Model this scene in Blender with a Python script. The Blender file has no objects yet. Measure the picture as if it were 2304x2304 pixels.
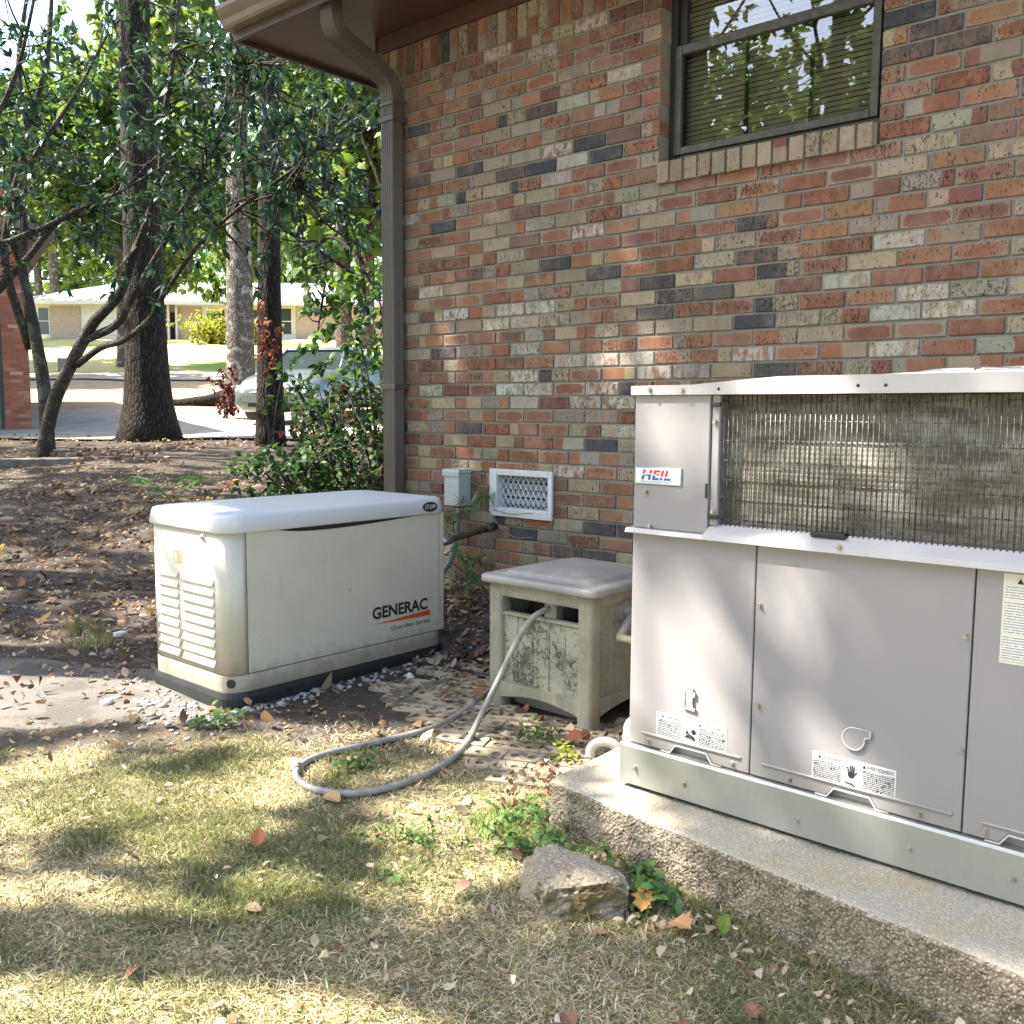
import bpy, bmesh, math, random
import numpy as np
from mathutils import Vector, Matrix

# ------------------------------------------------------------------ camera, sky, sun, exposure
R = math.radians
sc = bpy.context.scene
C = sc.collection
cd = bpy.data.cameras.new('camera'); cam = bpy.data.objects.new('camera', cd); C.objects.link(cam)
cr, cu_, cf = Vector((.752127, .658988, .006369)), Vector((-.073372, .074129, .994546)), Vector((-.654921, .748492, -.104106))
CAM = Vector((4.1385, -3.8910, .9725))
mw = Matrix((( cr.x, cu_.x, -cf.x, CAM.x), (cr.y, cu_.y, -cf.y, CAM.y), (cr.z, cu_.z, -cf.z, CAM.z), (0, 0, 0, 1)))
cam.matrix_world = mw
cd.sensor_width = 36; cd.lens = 36*2150/2304; cd.clip_start = .05; cd.clip_end = 2000
sc.camera = cam

SUN = Vector((-.50, -.40, .77)).normalized()          # towards the sun
w = bpy.data.worlds.new('World'); sc.world = w; w.use_nodes = True
nt = w.node_tree; bgn = nt.nodes['Background']
sky = nt.nodes.new('ShaderNodeTexSky'); sky.sky_type = 'NISHITA'; sky.sun_disc = False
sky.sun_elevation = math.asin(SUN.z); sky.sun_rotation = math.atan2(SUN.x, SUN.y)
sky.air_density = 1.0; sky.dust_density = 2.0; sky.ozone_density = 1.0
nt.links.new(sky.outputs[0], bgn.inputs[0]); bgn.inputs[1].default_value = .15
ld = bpy.data.lights.new('sun', 'SUN'); ld.energy = 5.0; ld.angle = R(.53); ld.color = (1, .95, .86)
lo = bpy.data.objects.new('sun', ld); C.objects.link(lo)
lo.rotation_euler = (-SUN).to_track_quat('-Z', 'Y').to_euler(); lo.location = (-8, -8, 20)
vs = sc.view_settings; vs.view_transform = 'Standard'; vs.look = 'None'; vs.gamma = 1; vs.use_curve_mapping = False
vs.exposure = 2.1
vs.use_white_balance = True; vs.white_balance_temperature = 6750; vs.white_balance_tint = 10
sc.cycles.max_bounces = 8; sc.cycles.transparent_max_bounces = 12; sc.cycles.sample_clamp_indirect = 6

rng = np.random.default_rng(11)
rnd = random.Random(5)

# ------------------------------------------------------------------ helpers
def _hash(ix, iy, iz):
    n = (ix*374761393 + iy*668265263 + iz*2147483647*3 + 1013) & 0xffffffff
    n = ((n ^ (n >> 13))*1274126177) & 0xffffffff
    return ((n ^ (n >> 16)) & 0xffff)/65535.
def vnoise(p):
    p = np.atleast_2d(np.asarray(p, float)); i = np.floor(p).astype(np.int64); f = p-i; f = f*f*(3-2*f)
    o = 0
    for dx in (0, 1):
        for dy in (0, 1):
            for dz in (0, 1):
                wgt = (f[:, 0] if dx else 1-f[:, 0])*(f[:, 1] if dy else 1-f[:, 1])*(f[:, 2] if dz else 1-f[:, 2])
                o = o+wgt*_hash(i[:, 0]+dx, i[:, 1]+dy, i[:, 2]+dz)
    return o
def fbm(p, octv=3):
    p = np.atleast_2d(np.asarray(p, float)); o = 0; a = .5
    for k in range(octv):
        o = o+a*(vnoise(p*2**k+17.3*k)*2-1); a *= .5
    return o

def sfwd(x, y): return (x-4.1385)*-.6585+(y+3.891)*.7526
def slat(x, y): return (x-4.1385)*.7526+(y+3.891)*.6585
SS = [-60, 0, 2, 3, 4.2, 5.2, 6.5, 8, 11, 14, 17, 20, 24, 30, 40, 50, 60, 75, 150, 600]
ZZ = [-.6, -.36, -.29, -.255, -.238, -.2, -.05, .18, .43, .47, .57, .77, 1.08, 1.6, 2.65, 4.1, 5.35, 6.0, 6.5, 7]
def gz(x, y):
    x = np.asarray(x, float); y = np.asarray(y, float)
    s = sfwd(x, y); z = np.interp(s, SS, ZZ)
    t = np.clip((y+.62)/.55, 0, 1); t = t*t*(3-2*t)
    m = np.clip((x+1.2)/.9, 0, 1)*np.clip((2.7-x)/.5, 0, 1)*np.clip((1.5-y)/.5, 0, 1)
    z = z+(-.03-z)*t*m*(z < -.03)
    sh = x.shape; P = np.stack([x.ravel(), y.ravel(), 0*x.ravel()], -1)
    far = np.clip((s-4)/8, 0, 1)
    nz = fbm(P*2.2, 2).reshape(sh)*.012+fbm(P*.45+9, 2).reshape(sh)*.10*far
    return z+nz
def gz1(x, y): return float(gz(np.array([x]), np.array([y]))[0])
def xy(s, l):
    return (4.1385+s*-.6585+l*.7526, -3.891+s*.7526+l*.6585)

def link(o, parent=None):
    C.objects.link(o)
    if parent is not None:
        o.parent = parent
        if parent.type == 'EMPTY': o.matrix_parent_inverse = Matrix.Translation(parent.location).inverted()
    return o
def tag(o, label, cat, group=None):
    o['label'] = label; o['category'] = cat
    if group: o['group'] = group
    return o
def thing(name, label, cat, loc=(0, 0, 0), group=None):
    o = bpy.data.objects.new(name, None); o.location = loc; o.empty_display_size = .1; C.objects.link(o)
    return tag(o, label, cat, group)
def struct(o): o['kind'] = 'structure'; return o
def stuff(o): o['kind'] = 'stuff'; return o

def mk(name, V, F, mat, parent=None, smooth=False, attrs=None, local=None):
    me = bpy.data.meshes.new(name)
    V = np.asarray(V, float)
    if isinstance(F, np.ndarray):
        n, k = F.shape
        me.vertices.add(len(V)); me.vertices.foreach_set('co', V.astype(np.float32).ravel())
        me.loops.add(n*k); me.loops.foreach_set('vertex_index', F.astype(np.int32).ravel())
        me.polygons.add(n); me.polygons.foreach_set('loop_start', np.arange(0, n*k, k, dtype=np.int32))
        me.update(calc_edges=True)
    else:
        me.from_pydata([tuple(v) for v in V], [], [tuple(f) for f in F]); me.update()
    if smooth: me.polygons.foreach_set('use_smooth', np.ones(len(me.polygons), bool))
    for k, a in (attrs or {}).items():
        a = np.asarray(a, np.float32)
        if a.shape[1] == 4:
            at = me.attributes.new(k, 'FLOAT_COLOR', 'POINT'); at.data.foreach_set('color', a.ravel())
        else:
            at = me.attributes.new(k, 'FLOAT_VECTOR', 'POINT'); at.data.foreach_set('vector', a.ravel())
    if mat: me.materials.append(mat)
    return link(bpy.data.objects.new(name, me), parent)

def from_bm(name, bm, mat, parent=None, smooth=False, auto=None):
    me = bpy.data.meshes.new(name); bm.normal_update()
    if smooth:
        for f in bm.faces: f.smooth = True
        if auto is not None:
            for e in bm.edges:
                if len(e.link_faces) == 2 and e.calc_face_angle(0) > auto: e.smooth = False
    bm.to_mesh(me); bm.free()
    if mat: me.materials.append(mat)
    return link(bpy.data.objects.new(name, me), parent)

def bbox(bm, x0, x1, y0, y1, z0, z1, r=0, seg=2, M=None):
    """add a bevelled box"""
    vs_ = [bm.verts.new(v) for v in [(x0, y0, z0), (x1, y0, z0), (x1, y1, z0), (x0, y1, z0), (x0, y0, z1), (x1, y0, z1), (x1, y1, z1), (x0, y1, z1)]]
    fs = [bm.faces.new([vs_[i] for i in f]) for f in [(0, 3, 2, 1), (4, 5, 6, 7), (0, 1, 5, 4), (1, 2, 6, 5), (2, 3, 7, 6), (3, 0, 4, 7)]]
    geo = vs_
    if r > 0:
        ed = list({e for f in fs for e in f.edges})
        res = bmesh.ops.bevel(bm, geom=ed, offset=r, segments=seg, profile=.5, affect='EDGES')
        geo = list({v for f in res['faces'] for v in f.verts})
    if M is not None: bmesh.ops.transform(bm, matrix=M, verts=[v for v in geo if v.is_valid])
    return geo
def box(name, x0, x1, y0, y1, z0, z1, mat, parent=None, r=0, seg=2, smooth=False):
    bm = bmesh.new(); bbox(bm, x0, x1, y0, y1, z0, z1, r, seg)
    return from_bm(name, bm, mat, parent, smooth, R(40))

def tube_geo(pts, rad, n=8, cap=True):
    P = np.asarray(pts, float); m = len(P); rad = np.broadcast_to(np.asarray(rad, float), (m,))
    T = np.gradient(P, axis=0); T /= np.linalg.norm(T, axis=1)[:, None]+1e-12
    a = np.array([0, 0, 1.]) if abs(T[0, 2]) < .9 else np.array([1., 0, 0])
    u = np.cross(T[0], a); u /= np.linalg.norm(u); V = []
    th = np.arange(n)*2*math.pi/n
    for i in range(m):
        u = u-T[i]*(u@T[i]); u /= np.linalg.norm(u)+1e-12; v = np.cross(T[i], u)
        V.append(P[i]+rad[i]*(np.cos(th)[:, None]*u+np.sin(th)[:, None]*v))
    V = np.concatenate(V); F = []
    for i in range(m-1):
        for j in range(n):
            k = (j+1) % n; F.append((i*n+j, i*n+k, (i+1)*n+k, (i+1)*n+j))
    if cap: F.append(tuple(range(n-1, -1, -1))); F.append(tuple(range((m-1)*n, m*n)))
    return V, F
def joing(geos):
    V = []; F = []; o = 0
    for v, f in geos:
        V.append(np.asarray(v)); F += [tuple(i+o for i in q) for q in f]; o += len(v)
    return np.concatenate(V), F
def tube(name, pts, rad, mat, parent=None, n=8):
    V, F = tube_geo(pts, rad, n); return mk(name, V, F, mat, parent, True)
def smoothpath(pts, k=6):
    P = np.asarray(pts, float); Q = np.vstack([2*P[0]-P[1], P, 2*P[-1]-P[-2]]); out = []
    for i in range(1, len(Q)-2):
        for t in np.linspace(0, 1, k, endpoint=False):
            a, b, c, d = Q[i-1], Q[i], Q[i+1], Q[i+2]
            out.append(.5*((2*b)+(-a+c)*t+(2*a-5*b+4*c-d)*t*t+(-a+3*b-3*c+d)*t**3))
    out.append(P[-1]); return np.array(out)
def rrect(x0, x1, y0, y1, r, n=5):
    o = []
    for cx, cy, a in ((x1-r, y1-r, 0), (x0+r, y1-r, 90), (x0+r, y0+r, 180), (x1-r, y0+r, 270)):
        for i in range(n+1):
            t = R(a+90*i/n); o.append((cx+r*math.cos(t), cy+r*math.sin(t)))
    return o
def loft(rings, cap0=True, cap1=True):
    n = len(rings[0]); V = [p for r_ in rings for p in r_]; F = []
    for i in range(len(rings)-1):
        for j in range(n):
            k = (j+1) % n; F.append((i*n+j, i*n+k, (i+1)*n+k, (i+1)*n+j))
    if cap0: F.append(tuple(range(n-1, -1, -1)))
    if cap1: F.append(tuple(range((len(rings)-1)*n, len(rings)*n)))
    return V, F
def prism(poly, axis, a0, a1):
    """poly = list of 2D points; axis 'x' -> poly is (y,z), 'y' -> (x,z), 'z' -> (x,y)"""
    f = {'x': lambda a, p: (a, p[0], p[1]), 'y': lambda a, p: (p[0], a, p[1]), 'z': lambda a, p: (p[0], p[1], a)}[axis]
    n = len(poly); V = [f(a0, p) for p in poly]+[f(a1, p) for p in poly]
    F = [(j, (j+1) % n, n+(j+1) % n, n+j) for j in range(n)]+[tuple(range(n-1, -1, -1)), tuple(range(n, 2*n))]
    return V, F
def fixn(o):
    bm = bmesh.new(); bm.from_mesh(o.data); bmesh.ops.recalc_face_normals(bm, faces=bm.faces); bm.to_mesh(o.data); bm.free(); return o
def cyl_geo(c, d, r, h, n=12):
    c = np.array(c, float); d = np.array(d, float)/np.linalg.norm(d)
    return tube_geo([c, c+d*h], [r, r], n)

def text_geo(body, rect, place, bold=0., ext=.0004, spc=1.):
    """text as geometry fitted to rect (a0,a1,b0,b1) on a face; place(a,b,c)->world"""
    cu = bpy.data.curves.new('t', 'FONT'); cu.body = body; cu.size = 1; cu.extrude = .0; cu.space_character = spc; cu.offset = bold; cu.resolution_u = 4
    o = bpy.data.objects.new('t', cu); C.objects.link(o)
    dg = bpy.context.evaluated_depsgraph_get(); me = bpy.data.meshes.new_from_object(o.evaluated_get(dg))
    V = np.array([v.co for v in me.vertices]); F = [tuple(p.vertices) for p in me.polygons]
    bpy.data.objects.remove(o); bpy.data.curves.remove(cu); bpy.data.meshes.remove(me)
    a0, a1, b0, b1 = rect; mn = V.min(0); mx = V.max(0)
    A = a0+(V[:, 0]-mn[0])/(mx[0]-mn[0])*(a1-a0); B = b0+(V[:, 1]-mn[1])/(mx[1]-mn[1])*(b1-b0)
    return np.array([place(a, b, ext) for a, b in zip(A, B)]), F

# ------------------------------------------------------------------ node helper and materials
class NT:
    def __init__(s, name):
        s.m = bpy.data.materials.new(name); s.m.use_nodes = True; s.t = s.m.node_tree; s.t.nodes.clear()
        s.out = s.t.nodes.new('ShaderNodeOutputMaterial'); s._pos = None
    def n(s, typ, ins=None, **kw):
        nd = s.t.nodes.new('ShaderNode'+typ)
        for k, v in kw.items(): setattr(nd, k, v)
        for k, v in (ins or {}).items(): s.set(nd.inputs[k], v)
        return nd
    def set(s, sock, v):
        if isinstance(v, bpy.types.NodeSocket): s.t.links.new(v, sock)
        elif isinstance(v, bpy.types.Node): s.t.links.new(v.outputs[0], sock)
        else:
            if isinstance(v, (tuple, list)) and len(v) == 3 and sock.type == 'RGBA': v = (*v, 1)
            sock.default_value = v
    def pos(s):
        if s._pos is None: s._pos = s.n('NewGeometry').outputs['Position']
        return s._pos
    def math(s, op, a, b=None, c=None, clamp=False):
        nd = s.n('Math', operation=op, use_clamp=clamp); s.set(nd.inputs[0], a)
        if b is not None: s.set(nd.inputs[1], b)
        if c is not None: s.set(nd.inputs[2], c)
        return nd.outputs[0]
    def vec(s, op, a, b=None, sc_=None):
        nd = s.n('VectorMath', operation=op); s.set(nd.inputs[0], a)
        if b is not None: s.set(nd.inputs[1], b)
        if sc_ is not None: s.set(nd.inputs['Scale'], sc_)
        return nd.outputs['Value'] if op in ('DOT_PRODUCT', 'LENGTH', 'DISTANCE') else nd.outputs[0]
    def noise(s, scale, detail=4, v=None, rough=.5, out='Fac', dist=0):
        nd = s.n('TexNoise', {'Scale': scale, 'Detail': detail, 'Roughness': rough, 'Distortion': dist}); s.set(nd.inputs['Vector'], v if v is not None else s.pos())
        return nd.outputs[out]
    def ramp(s, f, stops):
        nd = s.n('ValToRGB', {'Fac': f}); cr_ = nd.color_ramp
        while len(cr_.elements) < len(stops): cr_.elements.new(.5)
        for e, (p, c) in zip(cr_.elements, stops): e.position = p; e.color = (*c, 1) if len(c) == 3 else c
        return nd.outputs[0]
    def step(s, f, a, b):
        return s.n('MapRange', {'Value': f, 'From Min': a, 'From Max': b}, interpolation_type='SMOOTHSTEP').outputs[0]
    def mix(s, f, a, b, mode='MIX'):
        nd = s.n('Mix', data_type='RGBA', blend_type=mode); s.set(nd.inputs[0], f); s.set(nd.inputs[6], a); s.set(nd.inputs[7], b); return nd.outputs[2]
    def attr(s, name, out='Color'): return s.n('Attribute', attribute_name=name).outputs[out]
    def bump(s, h, strength=.5, dist=.01):
        return s.n('Bump', {'Height': h, 'Strength': strength, 'Distance': dist}).outputs[0]
    def bsdf(s, color, rough=.6, metal=0, normal=None, **kw):
        nd = s.n('BsdfPrincipled', {'Base Color': color, 'Roughness': rough, 'Metallic': metal})
        if normal is not None: s.set(nd.inputs['Normal'], normal)
        for k, v in kw.items(): s.set(nd.inputs[k.replace('_', ' ')], v)
        return nd.outputs[0]
    def done(s, sh): s.t.links.new(sh, s.out.inputs[0]); return s.m

def pm(name, c1, c2=None, scale=8, rough=.6, metal=0, bump=0, bscale=60, bdist=.004, spec=.5, thr=(.35, .65)):
    t = NT(name)
    col = c1 if c2 is None else t.mix(t.step(t.noise(scale, 5, rough=.6), *thr), c1, c2)
    nrm = t.bump(t.noise(bscale, 4), bump, bdist) if bump else None
    return t.done(t.bsdf(col, rough, metal, nrm, Specular_IOR_Level=spec))

def leafmat(name, rough=.45, trans=.35, spec=.5):
    t = NT(name); col = t.attr('col')
    a = t.bsdf(col, rough, Specular_IOR_Level=spec)
    tr = t.n('BsdfTranslucent', {'Color': t.mix(.6, col, t.vec('MULTIPLY', col, (1.6, 1.5, .5)))}).outputs[0]
    ms = t.n('MixShader', {0: trans}); t.set(ms.inputs[1], a); t.set(ms.inputs[2], tr)
    return t.done(ms.outputs[0])
LEAF = leafmat('leaf_glossy', .42, .22, .45); LEAFS = leafmat('leaf_soft', .55, .4, .35); DRYLEAF = leafmat('leaf_dry', .7, .2, .25); GRASS = leafmat('grass_blade', .6, .35, .25)

def barkmat(name, c1, c2, c3=None, f=1., zs=.16):
    t = NT(name); p = t.vec('MULTIPLY', t.pos(), (1, 1, zs))
    v = t.n('TexVoronoi', {'Scale': 26*f, 'Randomness': 1.}, feature='DISTANCE_TO_EDGE'); t.set(v.inputs['Vector'], t.vec('ADD', p, t.vec('SCALE', t.noise(9*f, 3, out='Color'), sc_=.05)))
    h = t.step(v.outputs['Distance'], 0, .28); n = t.noise(30*f, 4, p)
    col = t.mix(t.math('MULTIPLY', h, n), c1, c2)
    if c3: col = t.mix(t.step(t.noise(5, 4), .52, .68), col, c3)
    hh = t.math('ADD', t.math('MULTIPLY', h, 1.), t.math('MULTIPLY', n, .5))
    return t.done(t.bsdf(col, .9, 0, t.bump(hh, .9, .02), Specular_IOR_Level=.15))
BARK1 = barkmat('bark_dark', (.016, .013, .011), (.08, .066, .056)); BARK2 = barkmat('bark_lichen', (.07, .06, .05), (.26, .23, .19), (.30, .32, .27), .8, .3)
BARK3 = barkmat('bark_smooth', (.05, .043, .036), (.17, .145, .12), (.15, .17, .12), 1.6, .5); BARKP = barkmat('bark_pine', (.08, .06, .05), (.30, .22, .17), None, .6, .3)
# ------------------------------------------------------------------ ground
def axis(stops):
    o = []
    for a, b, st in stops: o += list(np.arange(a, b, st))
    return np.array(o+[stops[-1][1]])
sa = axis([(-300, -40, 40), (-40, -6, 4), (-6, .6, .6), (.6, 6, .055), (6, 16, .22), (16, 64, .6), (64, 120, 7), (120, 900, 130)])
la = axis([(-700, -100, 100), (-100, -20, 8), (-20, -4, .6), (-4, 3, .055), (3, 20, .7), (20, 100, 8), (100, 700, 100)])
S_, L_ = np.meshgrid(sa, la, indexing='ij'); GX, GY = xy(S_, L_); GZ = gz(GX, GY)
n0, n1 = S_.shape; idx = np.arange(n0*n1).reshape(n0, n1)
GF = np.stack([idx[:-1, :-1].ravel(), idx[1:, :-1].ravel(), idx[1:, 1:].ravel(), idx[:-1, 1:].ravel()], -1)[:, ::-1]
def ground_mat():
    t = NT('ground'); p = t.pos()
    s = t.vec('DOT_PRODUCT', t.vec('SUBTRACT', p, (4.1385, -3.891, 0)), (-.6585, .7526, 0))
    sn = t.math('ADD', s, t.math('MULTIPLY', t.math('SUBTRACT', t.noise(1.6, 4), .5), 1.1))
    fine = t.noise(70, 5, rough=.65); mid = t.noise(9, 5, rough=.6)
    thatch = t.mix(fine, (.09, .075, .04), (.42, .36, .22)); thatch = t.mix(t.step(mid, .45, .65), thatch, t.mix(fine, (.06, .05, .03), (.2, .16, .10)))
    litter = t.mix(fine, (.035, .030, .025), (.125, .10, .08)); litter = t.mix(t.step(mid, .5, .62), litter, t.mix(fine, (.075, .07, .062), (.16, .148, .13)))
    straw = t.mix(t.noise(3, 5), (.27, .19, .12), (.46, .36, .25))
    lawn = t.mix(t.noise(.35, 4), (.42, .38, .16), (.55, .46, .26)); lawn = t.mix(t.step(t.noise(.16, 2), .55, .62), lawn, (.27, .36, .08))
    col = t.mix(t.step(sn, 3.1, 3.7), thatch, litter)
    col = t.mix(t.step(s, 20.5, 22.5), col, straw)
    col = t.mix(t.step(t.math('ADD', s, t.math('MULTIPLY', t.noise(.3, 2), 2)), 38, 40), col, lawn)
    return t.done(t.bsdf(col, .95, 0, t.bump(t.math('ADD', fine, mid), .8, .02), Specular_IOR_Level=.1))
g = struct(mk('ground', np.stack([GX.ravel(), GY.ravel(), GZ.ravel()], -1), GF, ground_mat(), smooth=True))

CONC = NT('concrete_worn')
_f = CONC.noise(90, 6, rough=.7); _m = CONC.noise(6, 5, rough=.6)
_agg = CONC.n('TexVoronoi', {'Scale': 130}); CONC.set(_agg.inputs['Vector'], CONC.pos())
_c = CONC.mix(_f, (.25, .225, .17), (.50, .46, .37)); _c = CONC.mix(CONC.step(_m, .45, .66), _c, CONC.mix(_f, (.30, .26, .17), (.44, .38, .26)))
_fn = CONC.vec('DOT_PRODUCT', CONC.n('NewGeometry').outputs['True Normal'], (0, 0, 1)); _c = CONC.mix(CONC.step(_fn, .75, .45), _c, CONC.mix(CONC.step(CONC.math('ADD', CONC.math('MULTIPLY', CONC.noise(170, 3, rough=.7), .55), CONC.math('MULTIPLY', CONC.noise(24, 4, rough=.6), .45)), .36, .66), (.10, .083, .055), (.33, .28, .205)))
_c = CONC.mix(CONC.step(_agg.outputs['Distance'], .42, .2), _c, CONC.mix(.5, _c, (.62, .58, .5)))
CONCM = CONC.done(CONC.bsdf(_c, .95, 0, CONC.bump(CONC.math('ADD', _f, _agg.outputs['Distance']), .6, .006), Specular_IOR_Level=.2))

def strip(name, s0, s1, l0, l1, mat, dz=.02, ns=14, nl=30, edge=.0):
    Sg, Lg = np.meshgrid(np.linspace(s0, s1, ns), np.linspace(l0, l1, nl), indexing='ij')
    if edge: Sg = Sg+edge*np.sin(Lg*.7)+edge*.5*np.sin(Lg*1.9+1)
    X, Y = xy(Sg, Lg); Z = gz(X, Y); Z = Z+dz
    ii = np.arange(ns*nl).reshape(ns, nl)
    F = np.stack([ii[:-1, :-1].ravel(), ii[1:, :-1].ravel(), ii[1:, 1:].ravel(), ii[:-1, 1:].ravel()], -1)[:, ::-1]
    return struct(mk(name, np.stack([X.ravel(), Y.ravel(), Z.ravel()], -1), F, mat, smooth=True))
DRV = pm('drive_concrete', (.27, .235, .19), (.38, .335, .28), 3, .9, bump=.4, bscale=40)
strip('driveway', 14.95, 22.0, -22, 9, DRV, .035, 24, 60, .15)
ROADM = pm('street_dusty', (.27, .235, .19), (.36, .31, .25), 2, .9, bump=.4, bscale=40)
strip('street', 33.2, 36.6, -60, 60, ROADM, .05, 14, 160)

# ------------------------------------------------------------------ the brick house
RM = .0704; MOR = .0105
house = thing('brick_house', 'brick ranch house in mixed red and buff brick with brown eave and high window', 'house', (1.5, 0, -.3))
t = NT('mortar'); _n = t.noise(220, 4, rough=.7)
MORT = t.done(t.bsdf(t.mix(t.noise(2.5, 4), t.mix(_n, (.15, .147, .118), (.27, .263, .22)), t.mix(_n, (.17, .17, .15), (.31, .31, .275))), .95, 0, t.bump(_n, .6, .004), Specular_IOR_Level=.15))

t = NT('brick')
c1, c2 = t.attr('c1'), t.attr('c2'); bl = t.attr('bl', 'Vector'); bp = t.attr('bp', 'Vector')
sx = t.n('SeparateXYZ', {0: bl}); sp = t.n('SeparateXYZ', {0: bp}); seed = sx.outputs[2]
pv = t.vec('ADD', t.pos(), t.n('CombineXYZ', {0: seed, 1: seed, 2: seed}).outputs[0])
nA = t.noise(28, 5, pv, .65); nB = t.noise(14, 3, pv)
u2 = t.math('POWER', t.math('ABSOLUTE', sx.outputs[0]), 6.); v2 = t.math('POWER', t.math('ABSOLUTE', sx.outputs[1]), 3.)
ov = t.step(t.math('ADD', t.math('ADD', u2, v2), t.math('MULTIPLY', t.math('SUBTRACT', nA, .5), 1.7)), .28, .75)
spl = t.step(t.math('ADD', t.math('SUBTRACT', sx.outputs[0], sp.outputs[1]), t.math('MULTIPLY', t.math('SUBTRACT', nA, .5), .35)), -.06, .06)
blot = t.step(t.math('ADD', t.math('MULTIPLY', t.noise(48, 5, t.vec('MULTIPLY', pv, (1, 1, .30)), .65), .6), t.math('MULTIPLY', nA, .4)), .43, .60)
f = t.mix(t.step(sp.outputs[0], .4, .45), t.mix(t.step(sp.outputs[0], 1.4, 1.45), ov, ov), spl)
f = t.mix(t.step(sp.outputs[0], 1.4, 1.45), f, blot)
col = t.mix(f, c1, c2)
col = t.mix(t.math('MULTIPLY', t.math('SUBTRACT', nB, .5), 1.6, clamp=True), col, t.vec('SCALE', col, sc_=.62))
col = t.mix(t.math('MULTIPLY', t.math('SUBTRACT', .5, nB), 1.3, clamp=True), col, t.mix(.4, col, (.46, .40, .31)))
pst = t.vec('MULTIPLY', pv, (1, 1, .38)); sk = t.noise(190, 3, pst, .6); sk2 = t.noise(75, 2, pst)
thr = t.math('SUBTRACT', .635, t.math('MULTIPLY', sp.outputs[2], .085))
dark = t.math('GREATER_THAN', t.math('ADD', t.math('MULTIPLY', sk, .72), t.math('MULTIPLY', sk2, .28)), thr)
col = t.mix(t.math('MULTIPLY', dark, .85), col, (.030, .027, .025))
gr = t.noise(320, 3, pst); col = t.mix(t.math('MULTIPLY', t.math('SUBTRACT', gr, .3), .5, clamp=True), col, t.vec('SCALE', col, sc_=.7))
BRICK = t.done(t.bsdf(col, .88, 0, t.bump(t.math('ADD', t.math('ADD', gr, nA), t.math('MULTIPLY', dark, -.8)), .55, .004), Specular_IOR_Level=.2))

REDS = [(.325, .158, .092), (.31, .150, .092), (.36, .188, .105), (.27, .138, .098), (.31, .175, .125), (.36, .20, .118), (.25, .130, .10)]
BUFF = [(.41, .335, .22), (.38, .31, .21), (.34, .28, .20), (.45, .375, .25), (.36, .295, .195)]
GREY = [(.33, .295, .235), (.36, .33, .27), (.29, .245, .195)]
BROWN = [(.22, .14, .105), (.25, .155, .12), (.20, .135, .115)]
DARKB = [(.085, .085, .092), (.09, .098, .11), (.11, .10, .098)]
WHITE = [(.58, .545, .475), (.52, .49, .43)]
def kind_for(r, U):
    fx = NOTE.get((r, U))
    if fx: return fx
    x = rnd.random()
    if 18 <= r <= 28 and x < .07: return 'w'
    for k, p in (('o', .34), ('r', .46), ('s', .72), ('b', .83), ('g', .89), ('n', .955), ('d', .965), ('m', .985)):
        if x < p: return k
    return 'w'
NOTE = {}
for k_, L in {'d': [(5, -1), (9, -1), (9, 3), (10, 6), (10, 8), (9, 11), (19, 15), (20, 16), (20, 18), (18, 20), (22, 20), (21, 15), (7, 27), (8, 28), (6, 26), (8, 26), (30, 12), (36, 12), (36, 14), (37, 7), (38, 10), (38, 12), (29, 3), (17, 9)],
              'w': [(9, 9), (10, 10), (6, 10), (18, 0), (23, 7), (20, 6), (21, 5), (21, 7), (24, 10), (24, 12), (24, 14), (26, 0), (26, 6), (26, 8), (26, 12), (27, 11), (27, 13), (22, 28), (24, 26), (24, 20), (12, -2), (1, 11), (1, 5)],
              'g': [(18, 10), (18, 18), (19, 11), (4, 10), (9, 5), (9, 7), (10, 4)], 'b': [(11, 26), (9, 1)]}.items():
    for q in L: NOTE[q] = k_
def jit(c, a=.12):
    m_ = 1+rnd.uniform(-a, a); return tuple(min(.9, max(.01, .76*v*m_*(1+rnd.uniform(-.05, .05)))) for v in c)+(1,)
def brick_look(k):
    ch = rnd.choice
    if k == 'o': return jit(ch(REDS)), jit(ch([(.37, .27, .18), (.35, .24, .165), (.38, .30, .21), (.33, .23, .16)])), (0, 0, rnd.random()*1.1)
    if k == 'r': a = jit(ch(REDS)); return a, jit(a[:3], .2), (2, 0, rnd.random()*1.2)
    if k == 's':
        a, b_ = jit(ch(REDS)), jit(ch(BUFF+GREY))
        if rnd.random() < .5: a, b_ = b_, a
        return a, b_, (1, rnd.uniform(-.5, .5), rnd.random()*1.1)
    if k == 'b': return jit(ch(BUFF)), jit(ch(BUFF+GREY)), (2, 0, rnd.random()*.9)
    if k == 'g': return jit(ch(GREY)), jit(ch(GREY+BUFF)), (2, 0, rnd.random())
    if k == 'n': return jit(ch(BROWN)), jit(ch(BROWN+REDS)), (2, 0, rnd.random())
    if k == 'd': return jit(ch(DARKB)), jit(ch(DARKB+BROWN+[(.16, .12, .10), (.2, .16, .13)])), (rnd.choice([1, 2, 2, 2]), rnd.uniform(.2, .8), .7)
    if k == 'm': return jit(ch(DARKB)), jit(ch(BUFF+REDS)), (1, rnd.uniform(-.5, .5), 1.1)
    return jit(ch(WHITE)), jit(ch(REDS+BUFF+BUFF+GREY)), (2, 0, rnd.random()*1.0)

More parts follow.
